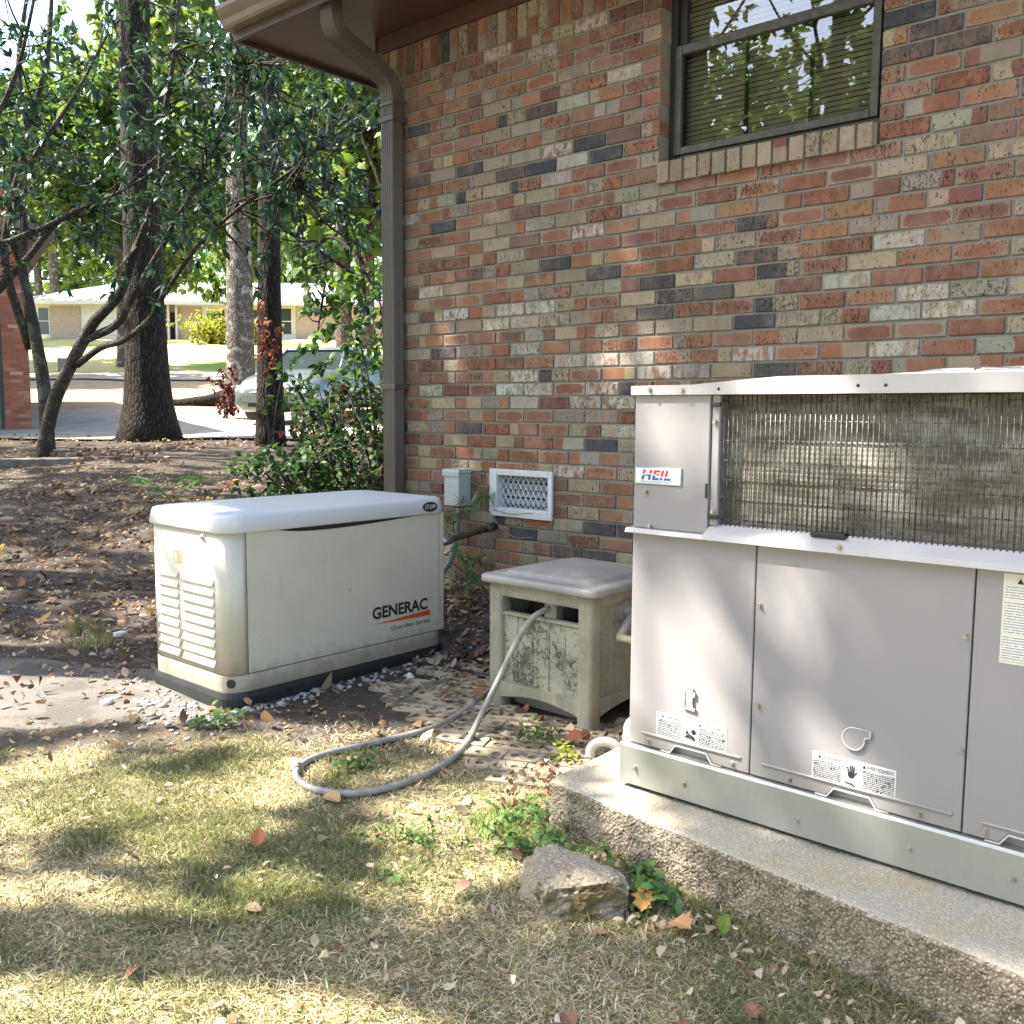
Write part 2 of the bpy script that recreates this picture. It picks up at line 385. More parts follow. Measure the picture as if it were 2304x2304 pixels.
def brick_geo(x0, x1, z0, z1, proud=0., depth=.05, kind='r', vert=False):
    """front at y = -proud (facing -Y) with uneven outline and eased arris"""
    hx, hz = (x1-x0)/2, (z1-z0)/2; cx, cz = (x0+x1)/2, (z0+z1)/2
    nx = 4; o = []
    for i in range(nx+1): o.append((-1+2*i/nx, -1))
    for i in range(nx, -1, -1): o.append((-1+2*i/nx, 1))
    j = [(u*hx+rnd.uniform(-.0012, .0012), v*hz+rnd.uniform(-.0011, .0011)) for u, v in o]
    tl = rnd.uniform(-.0015, .0015)
    cx += rnd.uniform(-.0012, .0012); cz += rnd.uniform(-.0012, .0012)
    V = [(cx+a*(1-.003/hx), -proud+tl*a/hx, cz+b_*(1-.003/hz)) for a, b_ in j]+[(cx+a, -proud+.003, cz+b_) for a, b_ in j]+[(cx+a, depth, cz+b_) for a, b_ in j]
    n = len(j); F = [tuple(range(n))]
    for r_ in (0, 1):
        for i in range(n):
            k = (i+1) % n; F.append((r_*n+k, r_*n+i, (r_+1)*n+i, (r_+1)*n+k))
    a, b_, q = brick_look(kind); sd = rnd.uniform(0, 60)
    ll = [((v[0]-cx)/hx, (v[2]-cz)/hz, sd) for v in V]
    if vert: ll = [(l[1], l[0], l[2]) for l in ll]
    m = len(V); return V, F, [a]*m, [b_]*m, ll, [q]*m
BR = []
def addbrick(*a, **k): BR.append(brick_geo(*a, **k))
WX0, WX1, WZ0, WZ1 = 1.625, 2.645, 2.135, 3.03
def course(r, X1=5.2, wall='n'):
    zc = (41.5-r)*RM; z0, z1 = zc-RM/2+MOR/2, zc+RM/2-MOR/2
    U = -3 if r % 2 else -4
    while U*.1016 < X1:
        x0, x1 = max(U*.1016, -.3048)+MOR/2, (U+2)*.1016-MOR/2
        if U*.1016 < -.3048: x0 = -.3048
        if U == -3: x0 = -.3048
        segs = [(x0, x1)]
        if r <= 12:
            o = []
            for a, b_ in segs:
                if b_ <= WX0 or a >= WX1: o.append((a, b_))
                else:
                    if a < WX0-.03: o.append((a, WX0))
                    if b_ > WX1+.03: o.append((WX1, b_))
            segs = o
        if 33 <= r <= 35:
            o = []
            for a, b_ in segs:
                if b_ <= .60 or a >= 1.01: o.append((a, b_))
                else:
                    if a < .57: o.append((a, .60))
                    if b_ > 1.04: o.append((1.01, b_))
            segs = o
        for a, b_ in segs:
            if b_-a > .02: addbrick(a, b_, z0, z1, rnd.uniform(-.001, .0025), .05 if b_ < WX0-.001 or a > WX0 else .11, kind=kind_for(r, U))
        U += 2
for r in range(1, 47): course(r)
z0s = 41*RM+MOR/2
xs = -.3048
while xs < 5.2:                                   # soldier course below the frieze board
    x1s = xs+.0605
    if x1s < WX0+.01 or xs > WX1-.01: addbrick(xs, min(x1s, WX0) if xs < WX0 else x1s, z0s, z0s+.195, rnd.uniform(0, .002), kind=rnd.choice('orrsbbgnrd'), vert=True)
    xs += .0704
def put_bricks(name, items, parent):
    V = []; F = []; A = []; B = []; L = []; Q = []; o = 0
    for v, f, a, b_, l, q in items:
        V += v; F += [tuple(i+o for i in x) for x in f]; A += a; B += b_; L += l; Q += q; o += len(v)
    return mk(name, V, F, BRICK, parent, attrs={'c1': A, 'c2': B, 'bl': L, 'bp': Q})
# mortar bed with the window opening; bricks stand proud of it
bm = bmesh.new()
for q in [(-.3, .605, -.7, 3.06), (1.005, WX0-.004, -.7, 3.06), (.605, 1.005, -.7, .425), (.605, 1.005, .655, 3.06), (WX1+.004, 7., -.7, 3.06), (WX0-.004, WX1+.004, -.7, 2.03)]:
    bbox(bm, q[0], q[1], .007, .20, q[2], q[3])
bbox(bm, WX0-.004, WX1+.004, .007, .20, WZ1, 3.06)
bbox(bm, -.298, -.10, .20, 9., -.7, 3.06); bbox(bm, 6.8, 7., .20, 9., -.7, 3.06); bbox(bm, -.10, 6.8, 8.8, 9., -.7, 3.06)
wall = from_bm('wall', bm, MORT, house)
def vis_score(b_):
    v = np.array(b_[0]); c = v.mean(0); d = c-np.array(CAM); zf = d@np.array(cf); px = (d@np.array(cr))/zf*2150; py = (d@np.array(cu_))/zf*2150
    if abs(px) > 1150 or abs(py) > 1150: return 0
    if px > 280 and py < 300 and c[0] < 7 and -py > -310: return 0      # behind the air conditioner
    if c[0] < -.1: return 0
    return (v[:, 0].max()-v[:, 0].min())*(v[:, 2].max()-v[:, 2].min())/zf**2
order = sorted(range(len(BR)), key=lambda i: -vis_score(BR[i]))
for i in order[:292]: put_bricks('brick', [BR[i]], wall)
stuff(put_bricks('brickwork', [BR[i] for i in order[292:]], wall))
# west return of the house, joined
BW = BR; BR = []
for r in range(1, 47):
    zc = (41.5-r)*RM; U = 0 if r % 2 else -1
    while U*.1016 < 6:
        x0, x1 = max(U*.1016, -.0)+MOR/2, (U+2)*.1016-MOR/2
        if U <= 0: x0 = .052
        if x1 > x0+.01: addbrick(x0, x1, zc-RM/2+MOR/2, zc+RM/2-MOR/2, 0, kind=kind_for(99, 0))
        U += 2
RW = []
for v, f, a, b_, l, q in BR: RW.append(([(-.3045+p[1], p[0], p[2]) for p in v], [tuple(reversed(x)) for x in f], a, b_, l, q))
stuff(put_bricks('brickwork', RW, wall)); BR = []
# rowlock sill bricks
SILL = []
xs = 1.632
for i in range(14):
    x1 = xs+.0615; BR = []
    addbrick(xs, x1, 2.032, 2.128, .026+rnd.uniform(-.002, .002), .16, kind=rnd.choice('bbbbgbs' if i else 'b'), vert=True)
    o = put_bricks('brick', BR, wall); me = o.data
    for v in me.vertices: v.co.z -= (v.co.y < .02)*.006
    xs += .0722
BR = []
mk('mortar', *joing([prism([(-.012, 2.03), (.16, 2.03), (.16, 2.122), (-.012, 2.116)], 'x', 1.634, 2.64)]), MORT, wall)

# window: aluminium frame, two sashes, panes, muntins and blinds
BRZ = pm('bronze_aluminium', (.035, .037, .033), (.05, .052, .045), 20, .35, .3); BRZL = pm('bronze_worn', (.085, .08, .06), (.055, .052, .042), 30, .4, .5)
t = NT('window_glass'); fr = t.n('Fresnel', {'IOR': 2.3}).outputs[0]; gl = t.n('BsdfGlossy', {'Roughness': .0, 'Color': (.95, .97, 1)}).outputs[0]; tr = t.n('BsdfTransparent', {'Color': (.93, .95, .93)}).outputs[0]
ms = t.n('MixShader', {0: fr}); t.set(ms.inputs[1], tr); t.set(ms.inputs[2], gl); GLASS = t.done(ms.outputs[0])
win = box('window', WX0+.001, WX0+.032, .085, .18, 2.118, WZ1, BRZ, house)
bm = bmesh.new(); bm.from_mesh(win.data)
bbox(bm, WX1-.032, WX1-.001, .085, .18, 2.118, WZ1); bbox(bm, WX0+.032, WX1-.032, .085, .18, 2.118, 2.165); bbox(bm, WX0+.032, WX1-.032, .085, .18, WZ1-.03, WZ1)
bbox(bm, WX0+.001, WX1-.001, .075, .0845, 2.117, 2.14)
bm.to_mesh(win.data); bm.free()
def sash(x0, x1, z0, z1, y, w_, m):
    bm = bmesh.new()
    bbox(bm, x0, x0+w_, y, y+.03, z0, z1, .003, 1); bbox(bm, x1-w_, x1, y, y+.03, z0, z1, .003, 1)
    bbox(bm, x0+w_, x1-w_, y+.001, y+.029, z0, z0+w_, .003, 1); bbox(bm, x0+w_, x1-w_, y+.001, y+.029, z1-w_*1.2, z1, .003, 1)
    return from_bm('sash', bm, m, win)
sash(WX0+.033, WX1-.033, 2.166, 2.655, .07, .036, BRZL); sash(WX0+.034, WX1-.034, 2.62, 3.0, .105, .034, BRZ)
for y_, z0_, z1_ in ((.0855, 2.20, 2.62), (.1205, 2.65, 2.97)): mk('pane', [(WX0+.066, y_, z0_), (WX1-.066, y_, z0_), (WX1-.066, y_, z1_), (WX0+.066, y_, z1_)], [(0, 1, 2, 3)], GLASS, win)
for x in (2.015, 2.315): box('muntin', x-.008, x+.008, .092, .101, 2.20, 2.655, BRZ, win)
box('latch', 2.50, 2.53, .078, .0835, 2.215, 2.235, BRZ, win)
BLND = pm('blind_slat', (.66, .64, .50), (.70, .68, .54), 4, .6)
sl = None
for i in range(37):
    z = 2.186+i*.0222
    if sl is None:
        Vs, Fs = prism([(-.0062, -.0112), (0, -.0004), (.0062, .0112), (.0068, .0108), (.0007, -.0009), (-.0056, -.0118)], 'x', 1.66, 2.61)
        sl = mk('blind_slat', Vs, Fs, BLND, win); o = sl
    else:
        o = sl.copy(); C.objects.link(o)
    o.location = (0, .148, z)
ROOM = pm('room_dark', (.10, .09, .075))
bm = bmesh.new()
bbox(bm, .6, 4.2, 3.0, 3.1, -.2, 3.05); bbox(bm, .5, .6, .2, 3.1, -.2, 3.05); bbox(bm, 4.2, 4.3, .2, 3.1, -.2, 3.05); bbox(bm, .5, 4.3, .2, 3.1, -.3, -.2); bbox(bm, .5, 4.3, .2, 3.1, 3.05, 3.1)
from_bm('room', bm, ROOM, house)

# eave: frieze board, soffit, fascia, gutter, roof, downspout
BRN = pm('brown_paint', (.075, .042, .035), (.062, .036, .031), 3, .45, bump=.1, bscale=30); BRN2 = pm('brown_fascia', (.062, .043, .036), (.075, .053, .045), 5, .5)
GUT = pm('gutter_tan', (.23, .19, .14), (.18, .15, .115), 4, .4); DSP = pm('downspout_brown', (.095, .08, .068), (.075, .062, .053), 3, .35)
box('frieze_board', -.32, 7, -.028, .0, 3.05, 3.139, BRN, house, .002, 1)
box('frieze_board', -.335, -.306, -.028, 8, 3.05, 3.139, BRN, house, .002, 1)
mk('soffit', *joing([prism([(-.93, -.55), (7, -.55), (7, .03), (-.27, .03), (-.27, 9), (-.93, 9)], 'z', 3.14, 3.158)]), BRN, house)
box('fascia', -.955, 7, -.575, -.551, 3.115, 3.30, BRN2, house, .002, 1)
box('fascia', -.955, -.931, -.5505, 9, 3.115, 3.30, BRN2, house, .002, 1)
box('drip_edge', -.975, -.956, -.60, 9, 3.235, 3.31, BRN2, house, .003, 1)
gp = [(-.576, 3.17), (-.63, 3.17), (-.64, 3.185), (-.648, 3.215), (-.668, 3.24), (-.682, 3.262), (-.682, 3.285), (-.672, 3.287), (-.672, 3.27), (-.645, 3.235), (-.638, 3.21), (-.63, 3.182), (-.58, 3.18), (-.58, 3.285), (-.576, 3.285)]
fixn(mk('gutter', *prism(gp, 'x', -.96, 7), GUT, house))
mk('gutter_end_cap', *prism([(-.576, 3.168), (-.632, 3.168), (-.65, 3.215), (-.684, 3.262), (-.684, 3.288), (-.576, 3.288)], 'x', -.964, -.9605), GUT, house)
ROOF = pm('roof_shingle', (.10, .095, .09), (.16, .15, .14), 30, .95, bump=.5, bscale=50)
rv = [(-1, -.66, 3.30), (7.1, -.66, 3.30), (7.1, 4.2, 5.3), (3.5, 4.2, 5.3), (-1, 9, 3.30), (7.1, 9, 3.30), (-1, -.66, 3.285), (7.1, -.66, 3.285), (7.1, 9, 3.285), (-1, 9, 3.285)]
fixn(mk('roof', rv, [(0, 1, 2, 3), (0, 3, 4), (4, 3, 2, 5), (1, 5, 2), (6, 9, 8, 7), (0, 6, 7, 1), (0, 4, 9, 6), (1, 7, 8, 5), (4, 5, 8, 9)], ROOF, house))
# downspout: corrugated rectangular pipe swept along its path
def dsec(w_, d_, n=5):
    o = []
    for i in range(n*2+1): o.append((-w_/2+w_*i/(n*2), -d_/2-(.0025 if i % 2 else -.0015)))
    for i in range(n*2+1): o.append((w_/2+(.002 if i % 2 else -.001), -d_/2+d_*i/(n*2)))
    for i in range(n*2+1): o.append((w_/2-w_*i/(n*2), d_/2))
    for i in range(n*2+1): o.append((-w_/2-(.002 if i % 2 else -.001), d_/2-d_*i/(n*2)))
    return o
path = smoothpath([(-.50, 3.175), (-.50, 3.09), (-.488, 3.035), (-.44, 2.985), (-.30, 2.935), (-.17, 2.885), (-.10, 2.835), (-.072, 2.76), (-.070, 2.66)], 5)
path = np.vstack([path, [(-.070, z) for z in (2.3, 1.5, .7, 0, -.12)]])
rings = []
T = np.gradient(path, axis=0); T /= np.linalg.norm(T, axis=1)[:, None]
sec = dsec(.102, .078)
for (y, z), tt in zip(path, T):
    rings.append([(-.142+a, y-b_*tt[1], z+b_*tt[0]) for a, b_ in sec])
fixn(mk('downspout', *loft(rings), DSP, house))
for z in (2.62, 1.1): box('downspout_strap', -.205, -.08, -.1165, -.004, z, z+.03, DSP, house, .002, 1)
box('downspout_collar', -.20, -.085, -.116, -.03, 2.705, 2.73, DSP, house, .004, 1)

# foundation vent: flanged frame, expanded-metal mesh, dark louvres
VNT = pm('vent_white', (.62, .66, .67), (.52, .56, .56), 12, .5); VD = pm('vent_dark', (.03, .035, .04)); VG = pm('vent_grey', (.25, .28, .30))
bm = bmesh.new()
for q in [(.583, .638, .405, .663), (.998, 1.026, .405, .663), (.638, .998, .405, .452), (.638, .998, .63, .663)]: bbox(bm, q[0], q[1], -.022, -.003, q[2], q[3], .003, 1)
for q in [(.632, .64, .45, .632), (.996, 1.004, .45, .632), (.632, 1.004, .445, .4535), (.632, 1.004, .6285, .637)]: bbox(bm, q[0], q[1], -.0025, .06, q[2], q[3])
vent = from_bm('foundation_vent', bm, VNT, house)
geos = []
nx = 10; px = .358/nx
for i in range(-4, nx+1):
    for sgn in (1, -1):
        a = .64+i*px; b_ = a+px*3.1
        p0, p1 = ((a, .453), (b_, .63)) if sgn > 0 else ((a, .63), (b_, .453))
        def clip(p, q):
            p, q = np.array(p), np.array(q); d = q-p
            t0, t1 = max(0, (.64-p[0])/d[0]), min(1, (.996-p[0])/d[0])
            return (p+d*t0, p+d*t1) if t1 > t0+.02 else None
        cc = clip(p0, p1)
        if cc: geos.append(tube_geo([(cc[0][0], .012+.001*sgn, cc[0][1]), (cc[1][0], .012+.001*sgn, cc[1][1])], .0022, 5))
mk('vent_mesh', *joing(geos), VNT, vent)
for z in (.475, .515, .555, .595): mk('vent_louvre', *prism([(.03, z), (.052, z+.03), (.055, z+.03), (.033, z)], 'x', .641, .995), VG, vent)
box('vent_backing', .606, 1.004, .062, .07, .426, .654, VD, vent)
# ------------------------------------------------------------------ generator
t = NT('generator_cream'); n_ = t.noise(3.5, 5, rough=.65)
sz = t.n('SeparateXYZ', {0: t.pos()})
col = t.mix(t.step(n_, .4, .7), (.565, .54, .445), (.515, .495, .41))
col = t.mix(t.math('MULTIPLY', t.step(t.noise(120, 2), .70, .75), .5), col, (.25, .22, .17)); col = t.mix(t.math('MULTIPLY', t.step(t.math('ADD', sz.outputs[2], t.math('MULTIPLY', t.noise(16, 5, rough=.7), -.20)), -.13, -.29), .75), col, (.20, .165, .115)); col = t.mix(t.math('MULTIPLY', t.step(t.noise(1, 4, t.vec('MULTIPLY', t.pos(), (30, 30, 2.5)), .6), .56, .8), .25), col, (.34, .31, .24))
GCR = t.done(t.bsdf(col, .38, 0, t.bump(t.noise(160, 2), .04, .002)))
t = NT('generator_lid'); lc = t.mix(t.noise(3, 4), (.60, .615, .63), (.55, .565, .575)); lc = t.mix(t.math('MULTIPLY', t.step(t.noise(70, 4, rough=.7), .58, .74), .45), lc, (.36, .34, .26)); GLD = t.done(t.bsdf(lc, .38, 0, t.bump(t.noise(120, 3), .06, .002))); GBK = pm('black_plastic', (.014, .017, .018), (.022, .025, .025), 10, .55); BLK = pm('black_print', (.015, .015, .016), rough=.5)
ORG = pm('orange_print', (.55, .10, .02), rough=.5); WHT = pm('white_print', (.75, .75, .73), rough=.5); STEEL = pm('steel', (.55, .55, .54), (.42, .42, .42), 40, .35, 1); YEL = pm('decal_yellow', (.60, .47, .16), (.62, .60, .52), 90, .5)
GX0, GX1, GY0, GY1 = .165, .80, -1.80, -.575
gen = thing('generator', 'cream standby generator with pale grey lid beside the brick wall', 'generator', (.48, -1.19, -.235))
def ring(x0, x1, y0, y1, r, z, n=6): return [(a, b, z) for a, b in rrect(x0, x1, y0, y1, r, n)]
def gring(off, z, r=.085): return ring(GX0-off, GX1+off, GY0-off, GY1+off, r, z)
mk('base_pad', *loft([gring(.012, -.26), gring(.014, -.20), gring(.010, -.178), gring(-.05, -.178)]), GBK, gen, False)
mk('base_skirt', *loft([gring(0, -.182), gring(.001, -.178), gring(.001, -.112), gring(-.003, -.108), gring(-.05, -.108)]), GCR, gen)
mk('body', *loft([gring(-.007, -.11), gring(-.007, .484), gring(-.06, .484)]), GBK, gen)  # core coloured black to paint the shadow in the scoop under the lid
# corner and end shells: rounded sheet round both ends
def shell(name, sgn):
    o = []
    full = rrect(GX0-.001, GX1+.001, GY0-.001, GY1+.001, .085, 8)
    sel = [p for p in full if (p[1] < GY0+.0845 if sgn < 0 else p[1] > GY1-.0455)]
    if sgn < 0: sel = sorted(sel, key=lambda p: math.atan2(p[1]-(GY0+.2), p[0]-.48))
    else: sel = sorted(sel, key=lambda p: math.atan2(p[1]-(GY1-.2), p[0]-.48))
    n = len(sel); V = [(x, y, -.106) for x, y in sel]+[(x, y, .482) for x, y in sel]
    F = [(i, i+1, n+i+1, n+i) for i in range(n-1)]
    ob = mk(name, V, F, GCR, gen, True)
    md = ob.modifiers.new('s', 'SOLIDIFY'); md.thickness = .006; md.offset = -1
    return ob
shell('end_panel', -1); shell('end_panel', 1)
# front door with a scooped top edge (hand hold)
tp = [(-1.711, .479), (-1.60, .480), (-1.56, .477)]+[(-1.56+.86*i/14, .479-.022*math.sin(math.pi*min(1, (i/14)**.62))) for i in range(1, 14)]+[(-.69, .479), (-.622, .479)]
mk('front_door', *prism(tp[::-1]+[(-1.711, -.103), (-.622, -.103)], 'x', .790, .8015), GCR, gen)
box('corner_strip', .788, .8005, -.617, -.589, -.104, .48, GCR, gen)
mk('side_door', *prism([(-1.71, -.1), (-.62, -.1), (-.62, .479), (-1.71, .479)], 'x', .1635, .1748), GCR, gen)
lid_r = []
for off, z, r in [(.012, .479, .09), (.016, .484, .09), (.009, .535, .088), (.004, .548, .086), (-.006, .5535, .08), (-.022, .556, .075), (-.10, .564, .07), (-.22, .569, .05), (-.30, .570, .012)]: lid_r.append(gring(off, z, r))
lid = mk('lid', *loft(lid_r), GLD, gen, True)
# louvres on the end panel
for i in range(9):
    zt = .290-i*.0425
    mk('louvre', *prism([(GY0-.0005, zt), (GY0-.0115, zt-.027), (GY0-.0115, zt-.0300), (GY0-.0005, zt-.0345)], 'x', .458, .702), GCR, gen)
    if i < 9: mk('louvre', *prism([(GY0-.0005, zt+.003), (GY0-.0115, zt-.024), (GY0-.0115, zt-.0270), (GY0-.0005, zt-.0315)], 'x', .262, .425), GCR, gen)
box('lock_plate', .612, .645, GY0-.004, GY0-.0012, .435, .475, GCR, gen, .0015, 1)
mk('lock', *joing([cyl_geo((.629, GY0-.003, .455), (0, -1, 0), .011, .007, 14), cyl_geo((.629, GY0-.010, .455), (0, -1, 0), .006, .002, 10)]), STEEL, gen, True)
box('warning_decal', .392, .458, GY0-.0022, GY0-.0012, .323, .378, YEL, gen)
box('decal_text', .402, .418, GY0-.0030, GY0-.0023, .33, .37, WHT, gen)
gf = lambda a, b, c: (.8017+c, a, b)
mk('lettering', *text_geo('GENERAC', (-1.051, -.70, .012, .070), gf, .035), BLK, gen)
mk('registered_mark', *text_geo('o', (-.69, -.683, .058, .066), gf), BLK, gen)
mk('swoosh', [gf(-1.05, -.012, .0005), gf(-.684, -.020, .0005), gf(-.684, .008, .0005), gf(-.95, -.006, .0005)], [(0, 1, 2, 3)], ORG, gen)
mk('lettering', *text_geo('Guardian Series', (-.938, -.684, -.055, -.034), gf, .006), BLK, gen)
def ellipse(cx, cz, a, b, y, n=28): return [(cx+a*math.cos(2*math.pi*i/n), cz+b*math.sin(2*math.pi*i/n)) for i in range(n)]
mk('rating_badge', *prism(ellipse(-.694, .514, .046, .024, 0), 'x', .8105, .8185), GBK, gen, False)
mk('lettering', *text_geo('17 kW', (-.728, -.660, .505, .526), lambda a, b, c: (.8188+c, a, b), .01), WHT, gen)
box('warning_strip', .8006, .8018, -.612, -.5905, -.10, .06, pm('decal_print', (.62, .58, .5), (.35, .22, .12), 160, .5), gen)
box('warning_symbol', .8019, .8026, -.609, -.593, .025, .05, YEL, gen)
mk('knockout', *cyl_geo((.771, -1.777, -.140), (.67, -.74, 0), .019, .003, 20), GBK, gen)
mk('door_chip', *cyl_geo((.8010, -1.181, .172), (1, 0, 0), .004, .001, 7), BLK, gen)

# ------------------------------------------------------------------ air conditioner on its pad
t = NT('hvac_grey'); n_ = t.noise(2.5, 4)
stk = t.noise(1, 5, t.vec('MULTIPLY', t.pos(), (38, 38, 2.2)), .65); szp = t.n('SeparateXYZ', {0: t.pos()}).outputs[2]
hc = t.mix(n_, (.265, .253, .262), (.295, .283, .289)); hc = t.mix(t.math('MULTIPLY', t.step(stk, .52, .8), .10), hc, (.24, .225, .20)); hc = t.mix(t.math('MULTIPLY', t.step(t.math('ADD', szp, t.math('MULTIPLY', t.noise(22, 4), -.12)), .10, -.04), .45), hc, (.27, .25, .21)); hc = t.mix(t.math('MULTIPLY', t.step(t.noise(150, 2), .70, .76), .35), hc, (.2, .18, .15))
HV = t.done(t.bsdf(hc, .42, 0, t.bump(t.noise(260, 2), .05, .0015)))
HVW = pm('hvac_cap', (.43, .42, .415), (.48, .47, .46), 3, .35)
t = NT('galvanised'); vo = t.n('TexVoronoi', {'Scale': 55}); t.set(vo.inputs['Vector'], t.vec('MULTIPLY', t.pos(), (1, 1, .35)))
GAL = t.done(t.bsdf(t.mix(vo.outputs['Color'], (.40, .415, .40), (.425, .44, .42)), .42, .7, t.bump(t.noise(9, 3), .15, .004)))
YF = -1.62; HX0, HX1, HY1 = 2.612, 3.862, -.70
hv = thing('air_conditioner', 'large grey packaged air conditioner with coil grille standing on concrete pad', 'air conditioner', (3.24, -1.16, -.118))
DKM = pm('coil_shadow', (.02, .02, .02))
bm = bmesh.new()
bbox(bm, HX0+.012, HX1-.012, YF+.022, HY1+.01, -.03, .66); bbox(bm, HX0+.012, 2.875, YF+.022, HY1+.01, .661, 1.02); bbox(bm, 2.876, HX1-.012, YF+.16, HY1+.01, .661, 1.02)
from_bm('cabinet', bm, HV, hv)
def notch_panel(x0, x1, notches):
    z0, z1 = .017, .634; p = [(x0, z1), (x0, z0)]
    for a, b in notches: p += [(a, z0), (a+.018, z0+.024), (b-.018, z0+.024), (b, z0)]
    p += [(x1, z0), (x1, z1)]
    o = mk('panel', *prism(p, 'y', YF, YF+.018), HV, hv)
    bm = bmesh.new(); bm.from_mesh(o.data); bmesh.ops.recalc_face_normals(bm, faces=bm.faces)
    ed = [e for e in bm.edges if all(abs(v.co.y-YF) < 1e-5 for v in e.verts)]
    bmesh.ops.bevel(bm, geom=ed, offset=.003, segments=2, profile=.5, affect='EDGES'); bm.to_mesh(o.data); bm.free()
    return o
notch_panel(HX0, 2.9955, [(2.752, 2.888)]); notch_panel(2.9990, 3.5285, [(3.21, 3.338)]); notch_panel(3.532, HX1, [(3.61, 3.72)])
box('corner_panel', HX0, 2.850, YF, YF+.02, .648, 1.0215, HV, hv, .003, 2)
box('side_panel', HX0-.001, HX0+.011, YF+.0205, HY1, .017, 1.02, HV, hv, .002, 1)
box('grille_post', 2.8525, 2.8755, YF+.006, YF+.02, .672, 1.0205, HV, hv, .002, 1)
for z in (.99, .69): box('post_clip', 2.853, 2.882, YF-.004, YF+.005, z, z+.012, GBK, hv, .002, 1)
box('slot', 2.842, 2.8495, YF-.002, YF-.0005, .745, .785, BLK, hv)
for a, b in ((2.653, 2.975), (3.03, 3.512), (3.57, 3.84)):
    mk('stiffening_bead', *tube_geo([(a, YF+.001, .0545), (a+.006, YF-.0015, .0545), (b-.006, YF-.0015, .0545), (b, YF+.001, .0545)], [.001, .004, .004, .001], 8), HV, hv, True)
for a, b in ((2.754, 2.886), (3.212, 3.336), (3.612, 3.718)):
    mk('handle_lip', *tube_geo([(a-.03, YF-.004, .0165), (a, YF-.004, .0165), (a+.018, YF-.004, .0415), (b-.018, YF-.004, .0415), (b, YF-.004, .0165), (b+.03, YF-.004, .0165)], .0028, 6), HVW, hv, True)
mk('drip_trim', *prism([(YF+.02, .676), (YF-.022, .650), (YF-.026, .636), (YF-.024, .6345), (YF+.02, .6345)], 'x', 2.851, HX1+.012), HVW, hv)
mk('drip_trim', *prism([(YF+.02, .6475), (YF-.018, .6475), (YF-.026, .636), (YF-.024, .6345), (YF+.02, .6345)], 'x', HX0-.012, 2.851), HVW, hv)
mk('top_cap', *prism([(HX0-.008, 1.022), (HX1+.008, 1.022), (HX1+.008, 1.066), (3.05, 1.066), (2.93, 1.058), (2.80, 1.0485), (HX0-.008, 1.0475)], 'y', YF-.012, HY1-.012), HVW, hv)
# coil: tube rows and fins behind a wire guard
t = NT('coil_fins'); s3 = t.n('SeparateXYZ', {0: t.pos()})
wv = t.math('FRACT', t.math('MULTIPLY', s3.outputs[0], 190)); hz = t.math('FRACT', t.math('MULTIPLY', s3.outputs[2], 13.6))
finc = t.mix(t.step(t.noise(14, 4), .4, .65), (.20, .19, .155), (.36, .35, .31)); finc = t.mix(t.step(t.noise(1, 5, t.vec('MULTIPLY', t.pos(), (5, 5, 26)), .6), .44, .62), finc, (.13, .12, .095))  # horizontal pale and dark bands put dappled sunlight into the fin colour
COIL = t.done(t.bsdf(t.mix(t.step(t.math('ABSOLUTE', t.math('SUBTRACT', wv, .5)), .38, .28), t.vec('SCALE', finc, sc_=.45), finc), .6, .1))
Zc = np.linspace(.662, 1.02, 150); ph = (Zc-.662)/.0122
prof = [(YF+.050+.0012*(abs(math.sin(math.pi*p)))**.5*-1, z) for p, z in zip(ph, Zc)]+[(YF+.10, 1.02), (YF+.10, .662)]
fixn(mk('coil', *prism(prof, 'x', 2.878, HX1-.014), COIL, hv))
geos = []
x = 2.884
while x < HX1-.02: geos.append(tube_geo([(x, YF+.016, .672), (x, YF+.016, 1.021)], .0016, 6)); x += .01325
for k in range(7): geos.append(tube_geo([(2.862, YF+.0185, 1.006-.0525*k), (HX1-.012, YF+.0185, 1.006-.0525*k)], .0017, 6))
WIRE = pm('guard_wire', (.05, .047, .04), (.22, .21, .18), 60, .4, .5)
mk('coil_guard', *joing(geos), WIRE, hv, True)
bmp = bmesh.new(); bbox(bmp, 3.14, 3.23, YF-.004, YF+.03, .668, .682, .004, 1); from_bm('leaf_debris', bmp, BLK, hv)
# base rail
fr = [(YF-.014, -.104), (YF-.014, .006), (YF-.010, .0135), (YF+.02, .0135), (YF+.02, .010), (YF-.008, .008), (YF-.010, -.104)]
fixn(mk('base_rail', *prism(fr, 'x', HX0-.022, HX1+.02), GAL, hv))
box('base_rail', HX0-.022, HX0-.018, YF-.0095, HY1, -.104, .012, GAL, hv)
for x in (HX0, 3.2, HX1-.06): box('rail_foot', x, x+.05, YF+.03, HY1-.02, -.122, -.031, GBK, hv)
SCR = pm('screw_head', (.30, .27, .22), (.5, .47, .42), 60, .4, .7)
def screw(x, z, y=YF, r=.0055, ln=.011):
    mk('screw', *joing([cyl_geo((x, y, z), (0, -1, 0), r*1.5, .002, 10), cyl_geo((x, y-.002, z), (0, -1, 0), r, ln-.004, 6)]), SCR, hv)
for x, z, y in [(2.667, 1.036, YF-.012), (2.77, 1.034, YF-.012), (2.654, .75, YF), (2.67, .655, YF), (3.225, .652, YF-.022), (3.012, .475, YF), (3.017, .208, YF), (3.516, .476, YF), (3.52, .21, YF), (2.679, .033, YF), (2.947, .033, YF), (3.109, .033, YF), (3.436, .035, YF), (3.579, .037, YF), (2.863, .95, YF+.006), (2.863, .71, YF+.006), (2.645, -.053, YF-.014), (2.808, -.060, YF-.014), (3.14, -.066, YF-.014), (3.421, -.052, YF-.014), (3.647, -.051, YF-.014)]: screw(x, z, y)
